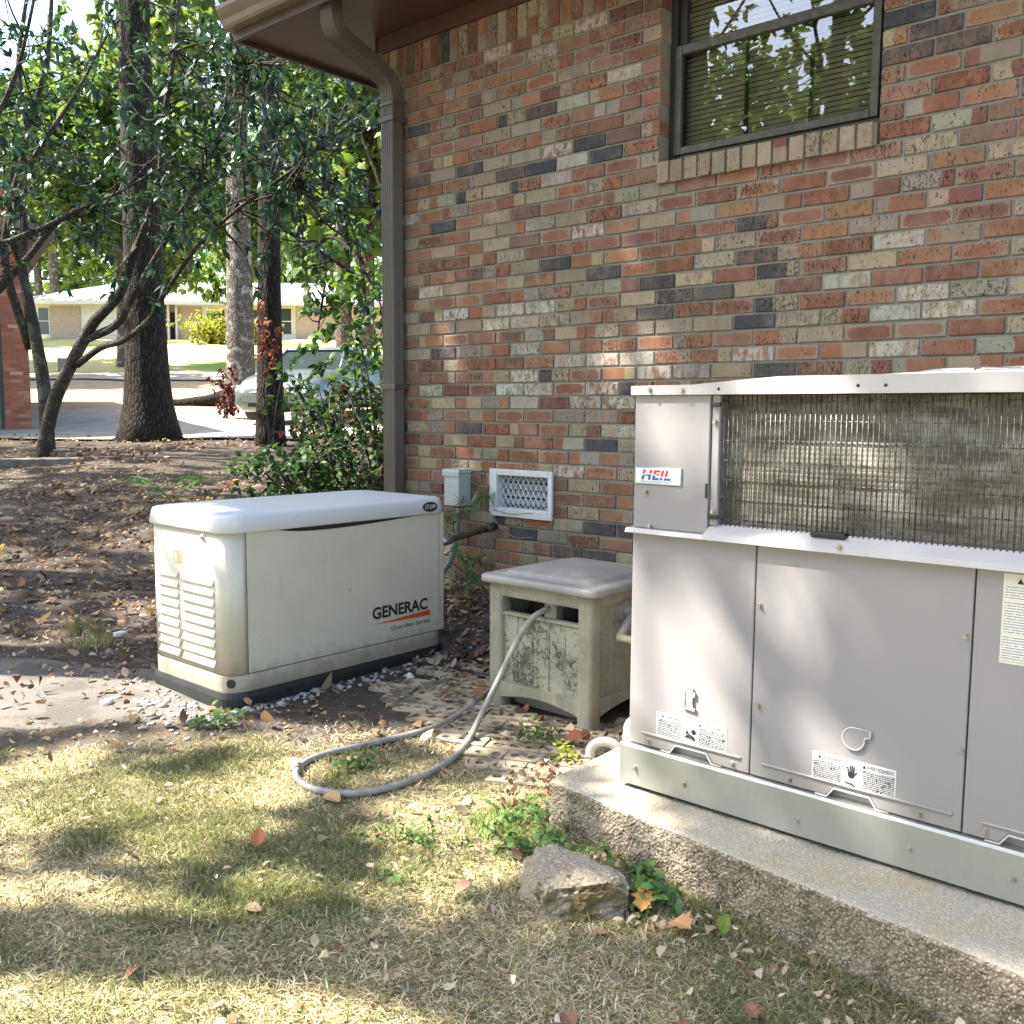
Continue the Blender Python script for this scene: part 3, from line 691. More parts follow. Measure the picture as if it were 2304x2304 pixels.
for x in (2.88, 3.25, 3.315): mk('cap_hole', *cyl_geo((x, YF-.0118, 1.036+.004*(x > 3)), (0, -1, 0), .0045, .0006, 10), BLK, hv)
hf = lambda a, b, c: (a, YF-.0045-c, b)
# nameplate: red over blue lettering parted by a white wave
box('nameplate', 2.617, 2.770, YF-.0042, YF-.0002, .772, .822, pm('plate_frame', (.25, .30, .33), rough=.4), hv, .0015, 1)
box('nameplate_face', 2.6205, 2.7665, YF-.0052, YF-.0043, .7755, .8185, WHT, hv)
t = NT('wave_print'); s3 = t.n('SeparateXYZ', {0: t.pos()})
wz = t.math('SUBTRACT', s3.outputs[2], t.math('ADD', .7985, t.math('MULTIPLY', t.math('SINE', t.math('MULTIPLY', t.math('SUBTRACT', s3.outputs[0], 2.64), 62)), .0042)))
cc = t.mix(t.step(wz, -.0002, .0002), (.02, .10, .42), (.62, .035, .03)); cc = t.mix(t.math('LESS_THAN', t.math('ABSOLUTE', wz), .0016), cc, (.75, .75, .73))
WAVE = t.done(t.bsdf(cc, .5))
V, F = text_geo('HEIL', (2.640, 2.736, .7860, .8140), lambda a, b, c: (a+(b-.786)*.25, YF-.0053-c, b), .045, spc=1.12); mk('lettering', V, F, WAVE, hv)
mk('lettering', *text_geo('HEATING & COOLING PRODUCTS', (2.638, 2.742, .7785, .783), lambda a, b, c: (a, YF-.0053-c, b)), pm('blue_print', (.05, .2, .5), rough=.5), hv)
# printed warning labels
t = NT('fine_print'); s3 = t.n('SeparateXYZ', {0: t.pos()})
row = t.math('MULTIPLY', s3.outputs[2], 210); rf = t.math('FRACT', row)
wd = t.noise(1, 2, t.n('CombineXYZ', {0: t.math('MULTIPLY', s3.outputs[0], 260), 1: t.math('MULTIPLY', t.math('FLOOR', row), 7.3), 2: 0}).outputs[0])
ink = t.math('MULTIPLY', t.math('GREATER_THAN', rf, .45), t.math('GREATER_THAN', wd, .40))
FPB = t.done(t.bsdf(t.mix(ink, (.035, .036, .04), (.5, .5, .5)), .5))
t2 = NT('fine_print_light'); s3 = t2.n('SeparateXYZ', {0: t2.pos()}); row = t2.math('MULTIPLY', s3.outputs[2], 170); rf = t2.math('FRACT', row)
wd = t2.noise(1, 2, t2.n('CombineXYZ', {0: t2.math('MULTIPLY', s3.outputs[0], 260), 1: t2.math('MULTIPLY', t2.math('FLOOR', row), 7.3), 2: 0}).outputs[0])
FPW = t2.done(t2.bsdf(t2.mix(t2.math('MULTIPLY', t2.math('GREATER_THAN', rf, .55), t2.math('GREATER_THAN', wd, .38)), (.72, .72, .68), (.3, .3, .29)), .5))
LBL = pm('label_white', (.62, .63, .63), (.68, .69, .68), 30, .45)
def warn(x0, x1, z0, z1, hand):
    lb = box('warning_label', x0, x1, YF-.0012, YF-.0002, z0, z1, LBL, hv)
    w_ = x1-x0; h = z1-z0; pf = lambda a, b, c: (a, YF-.0014-c, b)
    box('print_block', x0+.015*w_, x0+.36*w_, YF-.0020, YF-.0013, z0+.05*h, z1-.26*h, FPB, lb); box('print_block', x0+.62*w_, x1-.015*w_, YF-.0020, YF-.0013, z0+.05*h, z1-.26*h, FPB, lb)
    mk('lettering', *text_geo('WARNING', (x0+.13*w_, x0+.36*w_, z1-.20*h, z1-.07*h), pf), BLK, lb)
    mk('lettering', *text_geo('AVERTISSEMENT', (x0+.66*w_, x1-.02*w_, z1-.20*h, z1-.07*h), pf), BLK, lb)
    for a in (.07, .61): mk('alert_triangle', [pf(x0+a*w_, z1-.2*h, 0), pf(x0+(a+.045)*w_, z1-.2*h, 0), pf(x0+(a+.0225)*w_, z1-.06*h, 0)], [(0, 1, 2)], BLK, lb)
    g_ = []
    cx, cz = x0+.49*w_, z0+.55*h
    if hand:
        for k, (dx, ln, an) in enumerate([(-.008, .014, .25), (-.004, .018, .08), (0, .019, 0), (.004, .017, -.08)]): g_.append(tube_geo([pf(cx+dx, cz-.002, 0), pf(cx+dx-ln*math.sin(an), cz+ln, 0)], .0017, 6))
        g_.append(tube_geo([pf(cx+.005, cz-.006, 0), pf(cx+.012, cz+.004, 0)], .0018, 6)); g_.append(cyl_geo(pf(cx-.002, cz-.006, 0), (0, -1, 0), .0085, .0006, 14))
        g_.append(tube_geo([pf(cx-.022, cz+.018, 0), pf(cx-.014, cz+.012, 0), pf(cx-.019, cz+.008, 0), pf(cx-.011, cz+.001, 0)], .0010, 5))
        g_.append(tube_geo([pf(cx-.016, cz-.026, 0), pf(cx, cz-.028, 0), pf(cx+.010, cz-.034, 0)], .0028, 6))
    else:
        g_.append(cyl_geo(pf(cx+.012, cz-.004, 0), (0, -1, 0), .0075, .0006, 14)); g_.append(tube_geo([pf(cx-.014, cz-.022, 0), pf(cx-.002, cz-.016, 0), pf(cx+.010, cz-.02, 0), pf(cx+.016, cz-.026, 0)], [.003, .006, .005, .003], 7))
        g_.append(tube_geo([pf(cx-.012, cz-.012, 0), pf(cx-.006, cz-.004, 0)], .0028, 6))
    mk('pictogram', *joing(g_), BLK, lb)
warn(2.706, 2.928, .059, .126, False); warn(3.170, 3.379, .052, .1245, True)
lb = box('warning_label', 3.588, 3.80, YF-.0012, YF-.0002, .428, .628, pm('label_cream', (.66, .65, .55)), hv)
for a, b in ((.434, .49), (.496, .565), (.571, .600)): box('print_block', 3.592, 3.796, YF-.0020, YF-.0013, a, b, FPW, lb)
mk('lettering', *text_geo('WARNING', (3.635, 3.75, .607, .621), lambda a, b, c: (a, YF-.0014-c, b)), BLK, lb)
mk('alert_triangle', [(3.615, YF-.0016, .607), (3.629, YF-.0016, .607), (3.622, YF-.0016, .620)], [(0, 1, 2)], BLK, lb)
# embossed symbols: blower and flue
def ribbon(pts, w_, name):
    mk(name, *tube_geo([(x, YF, z) for x, z in pts], w_, 8), HVW if False else HV, hv, True)
bl_ = [(3.3145, .2075)]+[(3.274+.0275*math.cos(R(a)), .180+.0275*math.sin(R(a))) for a in range(90, 361, 15)]+[(3.302, .187), (3.3145, .1895)]
ob = mk('embossed_blower', *prism(bl_[::-1], 'y', YF-.006, YF+.001), HV, hv)
fl = [(2.800, .165), (2.800, .214), (2.822, .216), (2.822, .205), (2.829, .205), (2.829, .192), (2.822, .192), (2.822, .162), (2.830, .160), (2.830, .153), (2.794, .157), (2.794, .164)]
mk('embossed_flue', *prism(fl, 'y', YF-.006, YF+.001), HV, hv)
for nm, pl_ in (('emboss_highlight', bl_), ('emboss_highlight', fl)): mk(nm, *tube_geo([(a, YF-.005, b) for a, b in pl_+[pl_[0]]], .0026, 6), HVW, hv, True)  # pale outline tubes paint in the light along the embossed edges
# fan guard on top
geos = []; fc = np.array((3.42, -1.12))
for rr in (.06, .11, .16, .21, .26, .30):
    geos.append(tube_geo([(fc[0]+rr*math.cos(a), fc[1]+rr*math.sin(a), 1.092-.05*(rr/.3)**4) for a in np.linspace(0, 2*math.pi, 33)], .0025, 5, False))
for a in np.linspace(0, math.pi, 4, endpoint=False):
    geos.append(tube_geo([(fc[0]+rr*math.cos(a), fc[1]+rr*math.sin(a), 1.096-.05*abs(rr/.3)**4) for rr in np.linspace(-.30, .30, 13)], .003, 5))
mk('fan_guard', *joing(geos), STEEL, hv, True)
mk('fan_ring', *loft([[(fc[0]+rr*math.cos(a), fc[1]+rr*math.sin(a), z) for a in np.linspace(0, 2*math.pi, 40, endpoint=False)] for rr, z in ((.36, 1.064), (.335, 1.076), (.315, 1.078), (.305, 1.07))], False, False), HVW, hv, True)

# ------------------------------------------------------------------ concrete pad
def pad():
    A = np.array([2.415, -1.742]); B = np.array([4.35, -1.968]); D_ = np.array([2.385, -.58]); E_ = np.array([4.35, -.58])
    z1, z0 = -.118, -.46
    prof = [(0, z) for z in np.linspace(z0, z1-.012, 60)]+[(.003, z1-.006), (.010, z1-.001), (.02, z1)]+[(q, z1) for q in (.05, .09, .14, .2, .3, .6, 1.)]
    us = np.linspace(0, 1, 420); V = []
    for u in us:
        f_ = A+(B-A)*u; bk = D_+(E_-D_)*u; d = (bk-f_); L = np.linalg.norm(d); d /= L
        for k, (q, z) in enumerate(prof):
            V.append((*(f_+d*(q if q < .25 else q*L)), z))
    V = np.array(V); n = fbm(V*150, 2)*.0045+fbm(V*55, 2)*.004+fbm(V*14, 2)*.006
    fr_ = np.clip((z1-V[:, 2])/.008, 0, 1)
    V[:, 1] -= n*fr_; V[:, 2] += fbm(V*9+5, 3)*.004*(1-fr_)+fbm(V*50+5, 2)*.003*(1-fr_)
    m = len(prof); N = len(us); ii = np.arange(N*m).reshape(N, m)
    F = [tuple(q) for q in np.stack([ii[:-1, :-1].ravel(), ii[1:, :-1].ravel(), ii[1:, 1:].ravel(), ii[:-1, 1:].ravel()], -1)]
    F.append(tuple(ii[0, ::-1])[::-1]); F.append(tuple(ii[-1])); F.append((ii[0, 0], ii[-1, 0], ii[-1, -1], ii[0, -1])[::-1])
    return fixn(mk('concrete_pad', V, F, CONCM, smooth=False))
tag(pad(), 'weathered concrete slab with rough aggregate edge under the air conditioner', 'concrete pad')

# broken concrete chunk
bm = bmesh.new(); bmesh.ops.create_icosphere(bm, subdivisions=5, radius=1)
P = np.array([v.co for v in bm.verts])
for nrm, d in [((0, -.15, 1), .72), ((.85, -.45, .1), .66), ((-.7, -.7, .3), .85)]:
    nrm = np.array(nrm)/np.linalg.norm(nrm); e = P@nrm-d; P = P-np.clip(e, 0, None)[:, None]*nrm
P = P*(1+.30*fbm(P*1.6+2, 3)+.08*fbm(P*7, 2)+.05*fbm(P*16, 2))[:, None]
P = P*np.array([.165, .125, .10]); a = R(-12); P = np.stack([P[:, 0]*math.cos(a)-P[:, 1]*math.sin(a), P[:, 0]*math.sin(a)+P[:, 1]*math.cos(a), P[:, 2]], -1)+np.array([2.71, -2.02, gz1(2.71, -2.02)+.014])
for v, p in zip(bm.verts, P): v.co = p
rock = from_bm('concrete_chunk', bm, None)
t = NT('broken_concrete'); _f = t.noise(70, 6, rough=.7); ag = t.n('TexVoronoi', {'Scale': 75}); t.set(ag.inputs['Vector'], t.pos())
c_ = t.mix(_f, (.17, .14, .095), (.48, .42, .32)); c_ = t.mix(t.step(ag.outputs['Distance'], .35, .15), c_, (.50, .45, .36))
gn = t.n('NewGeometry').outputs['True Normal']; fx = t.vec('DOT_PRODUCT', gn, (.85, -.45, .1))
c_ = t.mix(t.math('MULTIPLY', t.step(t.noise(9, 3), .35, .6), t.step(fx, .4, .7)), c_, t.mix(_f, (.05, .045, .02), (.22, .17, .07)))
rock.data.materials.append(t.done(t.bsdf(c_, .95, 0, t.bump(t.math('ADD', _f, ag.outputs['Distance']), .8, .01), Specular_IOR_Level=.15)))
tag(rock, 'broken lump of old concrete lying in weeds beside the pad', 'concrete chunk')

# ------------------------------------------------------------------ hose reel box
t = NT('reel_plastic'); n1 = t.noise(7, 5, rough=.65); n2 = t.noise(45, 4, rough=.7)
c_ = t.mix(t.step(n1, .35, .65), (.225, .22, .175), (.30, .285, .225)); c_ = t.mix(t.math('MULTIPLY', t.step(n2, .56, .68), .6), c_, (.38, .38, .32)); c_ = t.mix(t.math('MULTIPLY', t.step(t.noise(18, 5, rough=.7), .58, .7), .55), c_, (.16, .165, .10))
REEL = t.done(t.bsdf(c_, .7, 0, t.bump(n2, .25, .003), Specular_IOR_Level=.3))
t = NT('reel_front'); n2 = t.noise(42, 5, rough=.75, dist=1.2); n3 = t.noise(6, 3)
c_ = t.mix(t.step(t.math('ADD', n2, t.math('MULTIPLY', n3, .75)), .80, 1.0), (.33, .335, .265), (.085, .09, .068))
REELF = t.done(t.bsdf(c_, .75, 0, t.bump(n2, .25, .003), Specular_IOR_Level=.3))
RLID = pm('reel_lid', (.30, .295, .275), (.23, .225, .21), 6, .45, bump=.1, bscale=60)
RX0, RX1, RY0, RY1, RZ0 = 1.517, 2.046, -1.04, -.50, -.235
reel = thing('hose_reel_box', 'mildewed tan plastic hose reel box with domed grey lid and crank', 'hose box', (1.78, -.77, RZ0))
pw = .072
for x0 in (RX0, RX1-pw):
    for y0 in (RY0, RY1-pw): box('leg_post', x0, x0+pw, y0, y0+pw, RZ0-.01, .285, REEL, reel, .016, 3, True)
def arch(x0, x1, z0, z1, dip): return [(x0, z1), (x1, z1), (x1, z0)]+[(x1+(x0-x1)*i/10, z0+dip*math.sin(math.pi*i/10)) for i in range(1, 10)]+[(x0, z0)]
fixn(mk('front_rail', *prism(arch(RX0+.05, RX1-.05, -.195, -.125, .03), 'y', RY0+.004, RY0+.045), REEL, reel))
box('front_rail', RX0+.05, RX1-.05, RY0+.003, RY0+.045, .228, .284, REEL, reel, .008, 2, True)
fixn(mk('side_rail', *prism(arch(RY0+.05, RY1-.05, -.195, -.12, .03), 'x', RX1-.045, RX1-.003), REEL, reel)); box('side_rail', RX1-.045, RX1-.003, RY0+.05, RY1-.05, .235, .284, REEL, reel, .008, 2, True)
for i in range(5):
    x0 = RX0+.062+i*.0815; box('front_plank', x0, x0+.0805, RY0+.022+.0015*(i % 2), RY0+.04, -.14, .158, REELF, reel, .0025, 1)
box('front_lip', RX0+.055, RX1-.055, RY0+.012, RY0+.05, .150, .164, REEL, reel, .004, 1)
for i in range(5):
    y0 = RY0+.062+i*.084; box('side_plank', RX1-.036, RX1-.016+.0015*(i % 2), y0, y0+.083, -.14, .25, REEL, reel, .0025, 1)
box('side_plank', RX0+.01, RX0+.03, RY0+.06, RY1-.06, -.18, .25, REEL, reel); box('back_panel', RX0+.06, RX1-.06, RY1-.04, RY1-.015, -.2, .28, REEL, reel)
box('inner_skirt', RX0+.06, RX1-.06, RY0+.10, RY0+.115, RZ0-.01, -.14, REEL, reel)
box('hose_drum', RX0+.06, RX1-.065, RY0+.16, RY1-.1, -.10, .24, GBK, reel, .05, 3)
lr = []
for off, z, r in [(.026, .283, .03), (.030, .290, .034), (.030, .306, .034), (.024, .314, .034), (.0, .3155, .03), (-.042, .3165, .03), (-.048, .327, .03), (-.06, .332, .03), (-.12, .347, .03), (-.19, .357, .02), (-.25, .359, .008)]: lr.append(ring(RX0-off, RX1+off, RY0-off, RY1+off, r, z, 5))
mk('lid', *loft(lr), RLID, reel, True)
crk = mk('crank_hub', *joing([cyl_geo((RX1-.02, -.82, .20), (1, 0, 0), .045, .035, 18), cyl_geo((RX1+.015, -.82, .20), (1, 0, 0), .028, .03, 14)]), RLID, reel, False)
mk('crank_arm', *tube_geo([(RX1+.04, -.83, .20), (RX1+.055, -.90, .155), (RX1+.06, -.945, .125)], [.014, .017, .016], 8), RLID, reel, True)
mk('crank_grip', *tube_geo([(RX1+.055, -.945, .125), (RX1+.075, -.943, .124), (RX1+.17, -.935, .12)], [.018, .014, .014], 10), pm('grip_cream', (.50, .45, .30), (.42, .38, .26), 20, .5), reel, True)
box('hose_guide', 1.775, 1.835, RY0+.045, RY0+.10, .15, .245, RLID, reel, .006, 1)

# garden hoses
HOSE = pm('hose_grey', (.205, .20, .185), (.30, .29, .265), 30, .5); HOSEB = pm('hose_black', (.012, .016, .022), (.022, .026, .03), 20, .35)
def gp_(x, y, dz=.014): return (x, y, gz1(x, y)+dz)
hp = [(1.805, -.93, .205), (1.80, -1.0, .20), (1.785, -1.09, .165), (1.752, -1.15, .06), (1.725, -1.215, -.07), (1.72, -1.29, -.165), gp_(1.765, -1.41, .02)]+[gp_(a, b) for a, b in [(1.845, -1.585), (1.885, -1.80), (1.838, -1.985), (1.72, -2.065), (1.575, -2.045), (1.49, -1.955), (1.475, -1.83), (1.53, -1.635), (1.566, -1.40), (1.515, -1.17), (1.45, -1.0), (1.40, -.85), (1.37, -.68), (1.42, -.5), (1.5, -.35)]]
tag(tube('garden_hose', smoothpath(hp, 9), .0118, HOSE, n=12), 'grey garden hose looping out of the reel box over the grass', 'hose')
hb = [gp_(a, b) for a, b in [(1.50, -.47), (1.38, -.60), (1.29, -.78), (1.13, -.80), (1.00, -.73), (.955, -.60), (1.01, -.49), (1.16, -.43), (1.40, -.42)]]
tag(tube('black_hose', smoothpath(hb, 7), .0135, HOSEB, n=10), 'short loop of black hose on dead leaves behind the reel box', 'hose')

# white drain pipes
PVC = pm('pvc_white', (.72, .72, .69), (.6, .6, .56), 12, .35)
g0 = gz1(2.2, -1.2)
arcp = [(2.185, -1.225, g0-.05), (2.185, -1.225, g0+.02)]+[(2.228-.043*math.cos(R(a)), -1.198-.027*math.cos(R(a)), g0+.025+.04*math.sin(R(a))) for a in range(10, 171, 20)]+[(2.275, -1.17, g0+.015), (2.30, -1.155, g0-.05)]
tag(tube('drain_pipe', smoothpath(arcp, 3), .0185, PVC, n=12), 'short white plastic pipe arching out of the ground before the reel box', 'pipe')
dp = thing('drain_trap', 'white plastic condensate pipe bending down at the air conditioner side', 'pipe', (2.56, -1.54, -.118))
mk('pipe', *tube_geo(smoothpath([(2.612, -1.50, .045), (2.585, -1.515, .047), (2.560, -1.53, .035), (2.555, -1.535, .0), (2.555, -1.535, -.06), (2.552, -1.535, -.119)], 5), .0185, 12), PVC, dp, True)
mk('coupling', *cyl_geo((2.555, -1.535, -.075), (0, 0, 1), .0225, .045, 14), PVC, dp, True)

# electrical box with conduit and the gas stub
EL = pm('box_grey', (.42, .46, .455), (.38, .42, .41), 10, .45); CON = pm('conduit', (.10, .14, .155), (.14, .17, .18), 20, .5); IRON = pm('iron_pipe', (.03, .022, .018), (.07, .045, .03), 40, .6)
eb = thing('electrical_box', 'small pale grey electrical box on the brick wall beside the vent', 'electrical box', (.38, -.05, .45))
box('enclosure', .315, .430, -.104, -.004, .448, .632, EL, eb, .004, 2)
mk('cover', *prism([(-.112, .615), (-.112, .640), (-.108, .652), (-.004, .655), (-.004, .633), (-.1045, .633), (-.1045, .615)], 'x', .309, .436), EL, eb)
mk('conduit', *tube_geo(smoothpath([(.375, -.06, .449), (.375, -.06, .30), (.37, -.075, .20), (.36, -.13, .10), (.345, -.26, 0), (.33, -.42, -.08), (.32, -.57, -.10)], 5), .017, 10), CON, eb, True)
gs = thing('gas_pipe', 'dark iron gas pipe stub joining the generator near the wall', 'pipe', (.62, -.3, .33))
mk('pipe', *tube_geo([(.62, -.005, .345), (.62, -.15, .33), (.62, -.40, .30), (.62, -.57, .29)], .017, 10), IRON, gs, True); mk('fitting', *tube_geo([(.62, -.36, .305), (.62, -.44, .296)], .026, 8), STEEL, gs, True); mk('fitting', *tube_geo([(.62, -.02, .344), (.62, -.09, .336)], .024, 8), IRON, gs, True)

# ------------------------------------------------------------------ cored brick pavers
def paver_geo():
    L, W, H = .194, .092, .05; V = []; F = []
    for c in range(3):
        xa = -L/2+L*c/3; xb = xa+L/3; cx = (xa+xb)/2
        outer = [(xb, 0), (xb, W/2), (cx, W/2), (xa, W/2), (xa, 0), (xa, -W/2), (cx, -W/2), (xb, -W/2)]
        o = len(V); V += [(x, y, 0) for x, y in outer]
        inner = [(cx+.0165*math.cos(R(45*i)), .0165*math.sin(R(45*i))) for i in range(8)]
        V += [(x, y, 0) for x, y in inner]+[(x, y, -.03) for x, y in inner]
        for i in range(8):
            k = (i+1) % 8; F.append((o+i, o+k, o+8+k, o+8+i)); F.append((o+8+i, o+8+k, o+16+k, o+16+i))
        F.append(tuple(o+16+i for i in range(8)))
    o = len(V); V += [(-L/2, -W/2, 0), (L/2, -W/2, 0), (L/2, W/2, 0), (-L/2, W/2, 0), (-L/2, -W/2, -H), (L/2, -W/2, -H), (L/2, W/2, -H), (-L/2, W/2, -H)]
    for a, b in ((0, 1), (1, 2), (2, 3), (3, 0)): F.append((o+a, o+b, o+4+b, o+4+a))
    return V, F
t = NT('paver_buff'); oi = t.n('ObjectInfo').outputs['Random']; pf = t.noise(60, 5, rough=.65)
c_ = t.mix(pf, t.mix(oi, (.30, .245, .16), (.39, .33, .23)), t.mix(oi, (.42, .36, .26), (.50, .44, .33))); c_ = t.mix(t.step(t.noise(11, 5, rough=.65), .42, .60), c_, (.14, .12, .088))
PAVM = t.done(t.bsdf(c_, .9, 0, t.bump(pf, .4, .004), Specular_IOR_Level=.2))
bed = np.array([(1.02, -.62), (1.5, -.58), (2.45, -.75), (2.45, -1.45), (2.2, -1.62), (1.75, -1.52), (1.35, -1.40), (1.05, -1.15)])
Vb = [(x, y, gz1(x, y)-.004) for x, y in bed]+[(1.7, -1.05, gz1(1.7, -1.05)-.004)]
path_ = struct(mk('paver_path', Vb, [(i, (i+1) % 8, 8) for i in range(8)], pm('paver_bed', (.12, .10, .075), (.2, .17, .12), 30, .95)))
def inpoly(x, y, poly):
    r_ = False; n = len(poly)
    for i in range(n):
        (x1, y1), (x2, y2) = poly[i], poly[(i+1) % n]
        if (y1 > y) != (y2 > y) and x < (x2-x1)*(y-y1)/(y2-y1)+x1: r_ = not r_
    return r_
pv0 = None; ang = R(24); PAVERS = []
for i in range(-10, 11):
    for j in range(-14, 15):
        u = (i+.5*(j % 2))*.200; v = j*.0975
        x = 1.7+u*math.cos(ang)-v*math.sin(ang); y = -1.1+u*math.sin(ang)+v*math.cos(ang)
        if not inpoly(x, y, bed) or (RX0 < x < RX1 and RY0+.05 < y): continue
        if pv0 is None: o = mk('brick', *paver_geo(), PAVM, path_); pv0 = o
        else: o = pv0.copy(); C.objects.link(o)
        o.location = (x, y, gz1(x, y)+.012+rnd.uniform(-.004, .003)+.014*float(fbm([(x*3.1, y*3.1, 7)], 2)[0])); o.rotation_euler = (rnd.uniform(-.03, .03), rnd.uniform(-.03, .03), ang+rnd.uniform(-.05, .05)); PAVERS.append((x, y))

# pale worn dirt patch beside the generator, gravel round its base
DIRT = NT('bare_dirt'); _f = DIRT.noise(60, 6, rough=.7); _m = DIRT.noise(5, 4)
c_ = DIRT.mix(_f, (.09, .083, .073), (.21, .195, .17)); c_ = DIRT.mix(DIRT.step(_m, .45, .62), c_, DIRT.mix(_f, (.065, .06, .054), (.15, .138, .122)))
DIRTM = DIRT.done(DIRT.bsdf(c_, .95, 0, DIRT.bump(_f, .6, .01), Specular_IOR_Level=.1))
V = [(.0, -2.2, gz1(.0, -2.2)+.012)]; F = []; NR, NA = 12, 72
for i in range(1, NR+1):
    for j in range(NA):
        a = 2*math.pi*j/NA; q = i/NR*(1+.14*math.sin(3*a+1)+.09*math.sin(7*a)+.35*float(fbm([(math.cos(a)*2.5, math.sin(a)*2.5, 3)], 3)[0])); s_ = 4.05+q*.48*math.sin(a); l_ = -2.05+q*.98*math.cos(a)
        x, y = xy(s_-.15*math.cos(a), l_); V.append((x, y, gz1(x, y)+.010*(1-(i/NR)**2)-.004*(i/NR)**4+.006*float(fbm([(x*4, y*4, 1)], 2)[0])))
V[0] = (*xy(4.05, -2.05), gz1(*xy(4.05, -2.05))+.012)
for j in range(NA): F.append((0, 1+j, 1+(j+1) % NA))
for i in range(NR-1):
    for j in range(NA):
        k = (j+1) % NA; F.append((1+i*NA+j, 1+(i+1)*NA+j, 1+(i+1)*NA+k, 1+i*NA+k))
DPV = np.array(V); struct(mk('dirt_patch', V, F, DIRTM, smooth=True))
bm = bmesh.new(); bmesh.ops.create_icosphere(bm, subdivisions=1, radius=1); ico = np.array([v.co for v in bm.verts]); icf = np.array([[v.index for v in f.verts] for f in bm.faces]); bm.free()
def pebbles(pts, sizes, z=0.):
    V = []; F = []
    for k, ((x, y), s_) in enumerate(zip(pts, sizes)):
        q = ico*(1+rng.uniform(-.3, .3, (len(ico), 1)))*s_*np.array([rng.uniform(.8, 1.4), rng.uniform(.7, 1.1), rng.uniform(.45, .75)]); a = rng.uniform(0, 6.28)
        V.append(np.stack([q[:, 0]*math.cos(a)-q[:, 1]*math.sin(a)+x, q[:, 0]*math.sin(a)+q[:, 1]*math.cos(a)+y, q[:, 2]+gz1(x, y)+s_*.25+z], -1)); F.append(icf+k*len(ico))
    return np.concatenate(V), np.concatenate(F)
pts = []; szs = []
for k in range(300):
    if k < 120: p = (rng.uniform(.1, .95), -1.83-abs(rng.normal(0, .10)))
    elif k < 230: p = (.83+abs(rng.normal(0, .045)), rng.uniform(-1.9, -.6))
    else: p = (rng.uniform(.35, 1.0), -1.90-abs(rng.normal(0, .13)))
    pts.append(p); szs.append(rng.uniform(.006, .016) if k % 9 else rng.uniform(.016, .024))
stuff(mk('gravel', *pebbles(pts, szs), pm('gravel_pale', (.24, .235, .215), (.40, .39, .365), 40, .85, bump=.3)))
for x, y, s_, lab in [(.36, -2.10, .028, 'white stone lying on the bare dirt patch'), (-.62, -1.55, .04, 'pale rounded stone among dead leaves left of the generator'), (1.02, -1.02, .028, 'pale stone on the dirt between generator and pavers')]:
    tag(mk('stone', *pebbles([(x, y)], [s_], .008), pm('stone_white', (.55, .54, .51), (.65, .64, .61), 20, .85, bump=.3)), lab, 'stone')
# ------------------------------------------------------------------ foliage helpers
def unit(v): return v/(np.linalg.norm(v, axis=-1, keepdims=True)+1e-9)
def leaves(P, D, length, width, cols, droop=.25, fold=.18, nrm=None):
    """one six-point leaf per row: P base, D direction"""
    n = len(P); D = unit(D); up = np.tile([0, 0, 1.], (n, 1)) if nrm is None else nrm
    up = up+rng.normal(0, .35, (n, 3)); S = unit(np.cross(D, up)); N = unit(np.cross(S, D))
    L = np.broadcast_to(length, (n,))[:, None]; W = np.broadcast_to(width, (n,))[:, None]
    def pt(a, b, c): return P+D*L*a+S*W*b+N*(fold*W*abs(b)*2-droop*L*a*a*c)
    V = np.stack([pt(0, 0, 1), pt(.32, .5, 1), pt(.72, .40, 1), pt(1, 0, 1), pt(.72, -.40, 1), pt(.32, -.5, 1)], 1)
    F = np.array([(0, 1, 5), (1, 2, 5), (2, 4, 5), (2, 3, 4)])
    Fa = (F[None]+np.arange(n)[:, None, None]*6).reshape(-1, 3)
    return V.reshape(-1, 3), Fa, np.repeat(np.concatenate([cols, np.ones((n, 1))], 1), 6, 0)
def tint(n, palette, var=.25):
    p = np.array(palette)[rng.integers(0, len(palette), n)]
    return np.clip(p*(1+rng.uniform(-var, var, (n, 1)))*(1+rng.uniform(-.08, .08, (n, 3))), .004, .95)
MAGN = [(.018, .052, .036), (.022, .062, .040), (.030, .072, .040), (.014, .042, .033), (.035, .080, .035)]
SUNG = [(.115, .195, .045), (.09, .165, .045), (.155, .225, .06), (.07, .135, .045), (.18, .24, .08)]
MIDG = [(.06, .13, .035), (.045, .10, .035), (.08, .15, .04), (.10, .16, .04)]
def rdir(n): return unit(rng.normal(0, 1, (n, 3)))
def whorls(cent, cdir, per, llen, lw, pal, droop=.3, spread=.9):
    n = len(cent); P = np.repeat(cent, per, 0)+rng.normal(0, .012, (n*per, 3)); D = unit(np.repeat(cdir, per, 0)*.55+rdir(n*per)*spread)
    ln = rng.uniform(llen*.7, llen*1.15, n*per)
    return leaves(P, D, ln, ln*lw, tint(n*per, pal), droop)
def leafobj(name, parts, mat, parent):
    V = []; F = []; A = []; o = 0
    for v, f, c in parts: V.append(v); F.append(f+o); A.append(c); o += len(v)
    return mk(name, np.concatenate(V), np.concatenate(F), mat, parent, attrs={'col': np.concatenate(A)})
def rough_tube(pts, rad, n=20, amp=.06, seed=0.):
    V, F = tube_geo(pts, rad, n); P = np.asarray(pts); m = len(P)
    c = np.repeat(P, n, 0); d = V-c; q = np.concatenate([V[:, :2]*5, V[:, 2:]*.7], 1)+seed
    return c+d*(1+amp*2*fbm(q, 3))[:, None], F
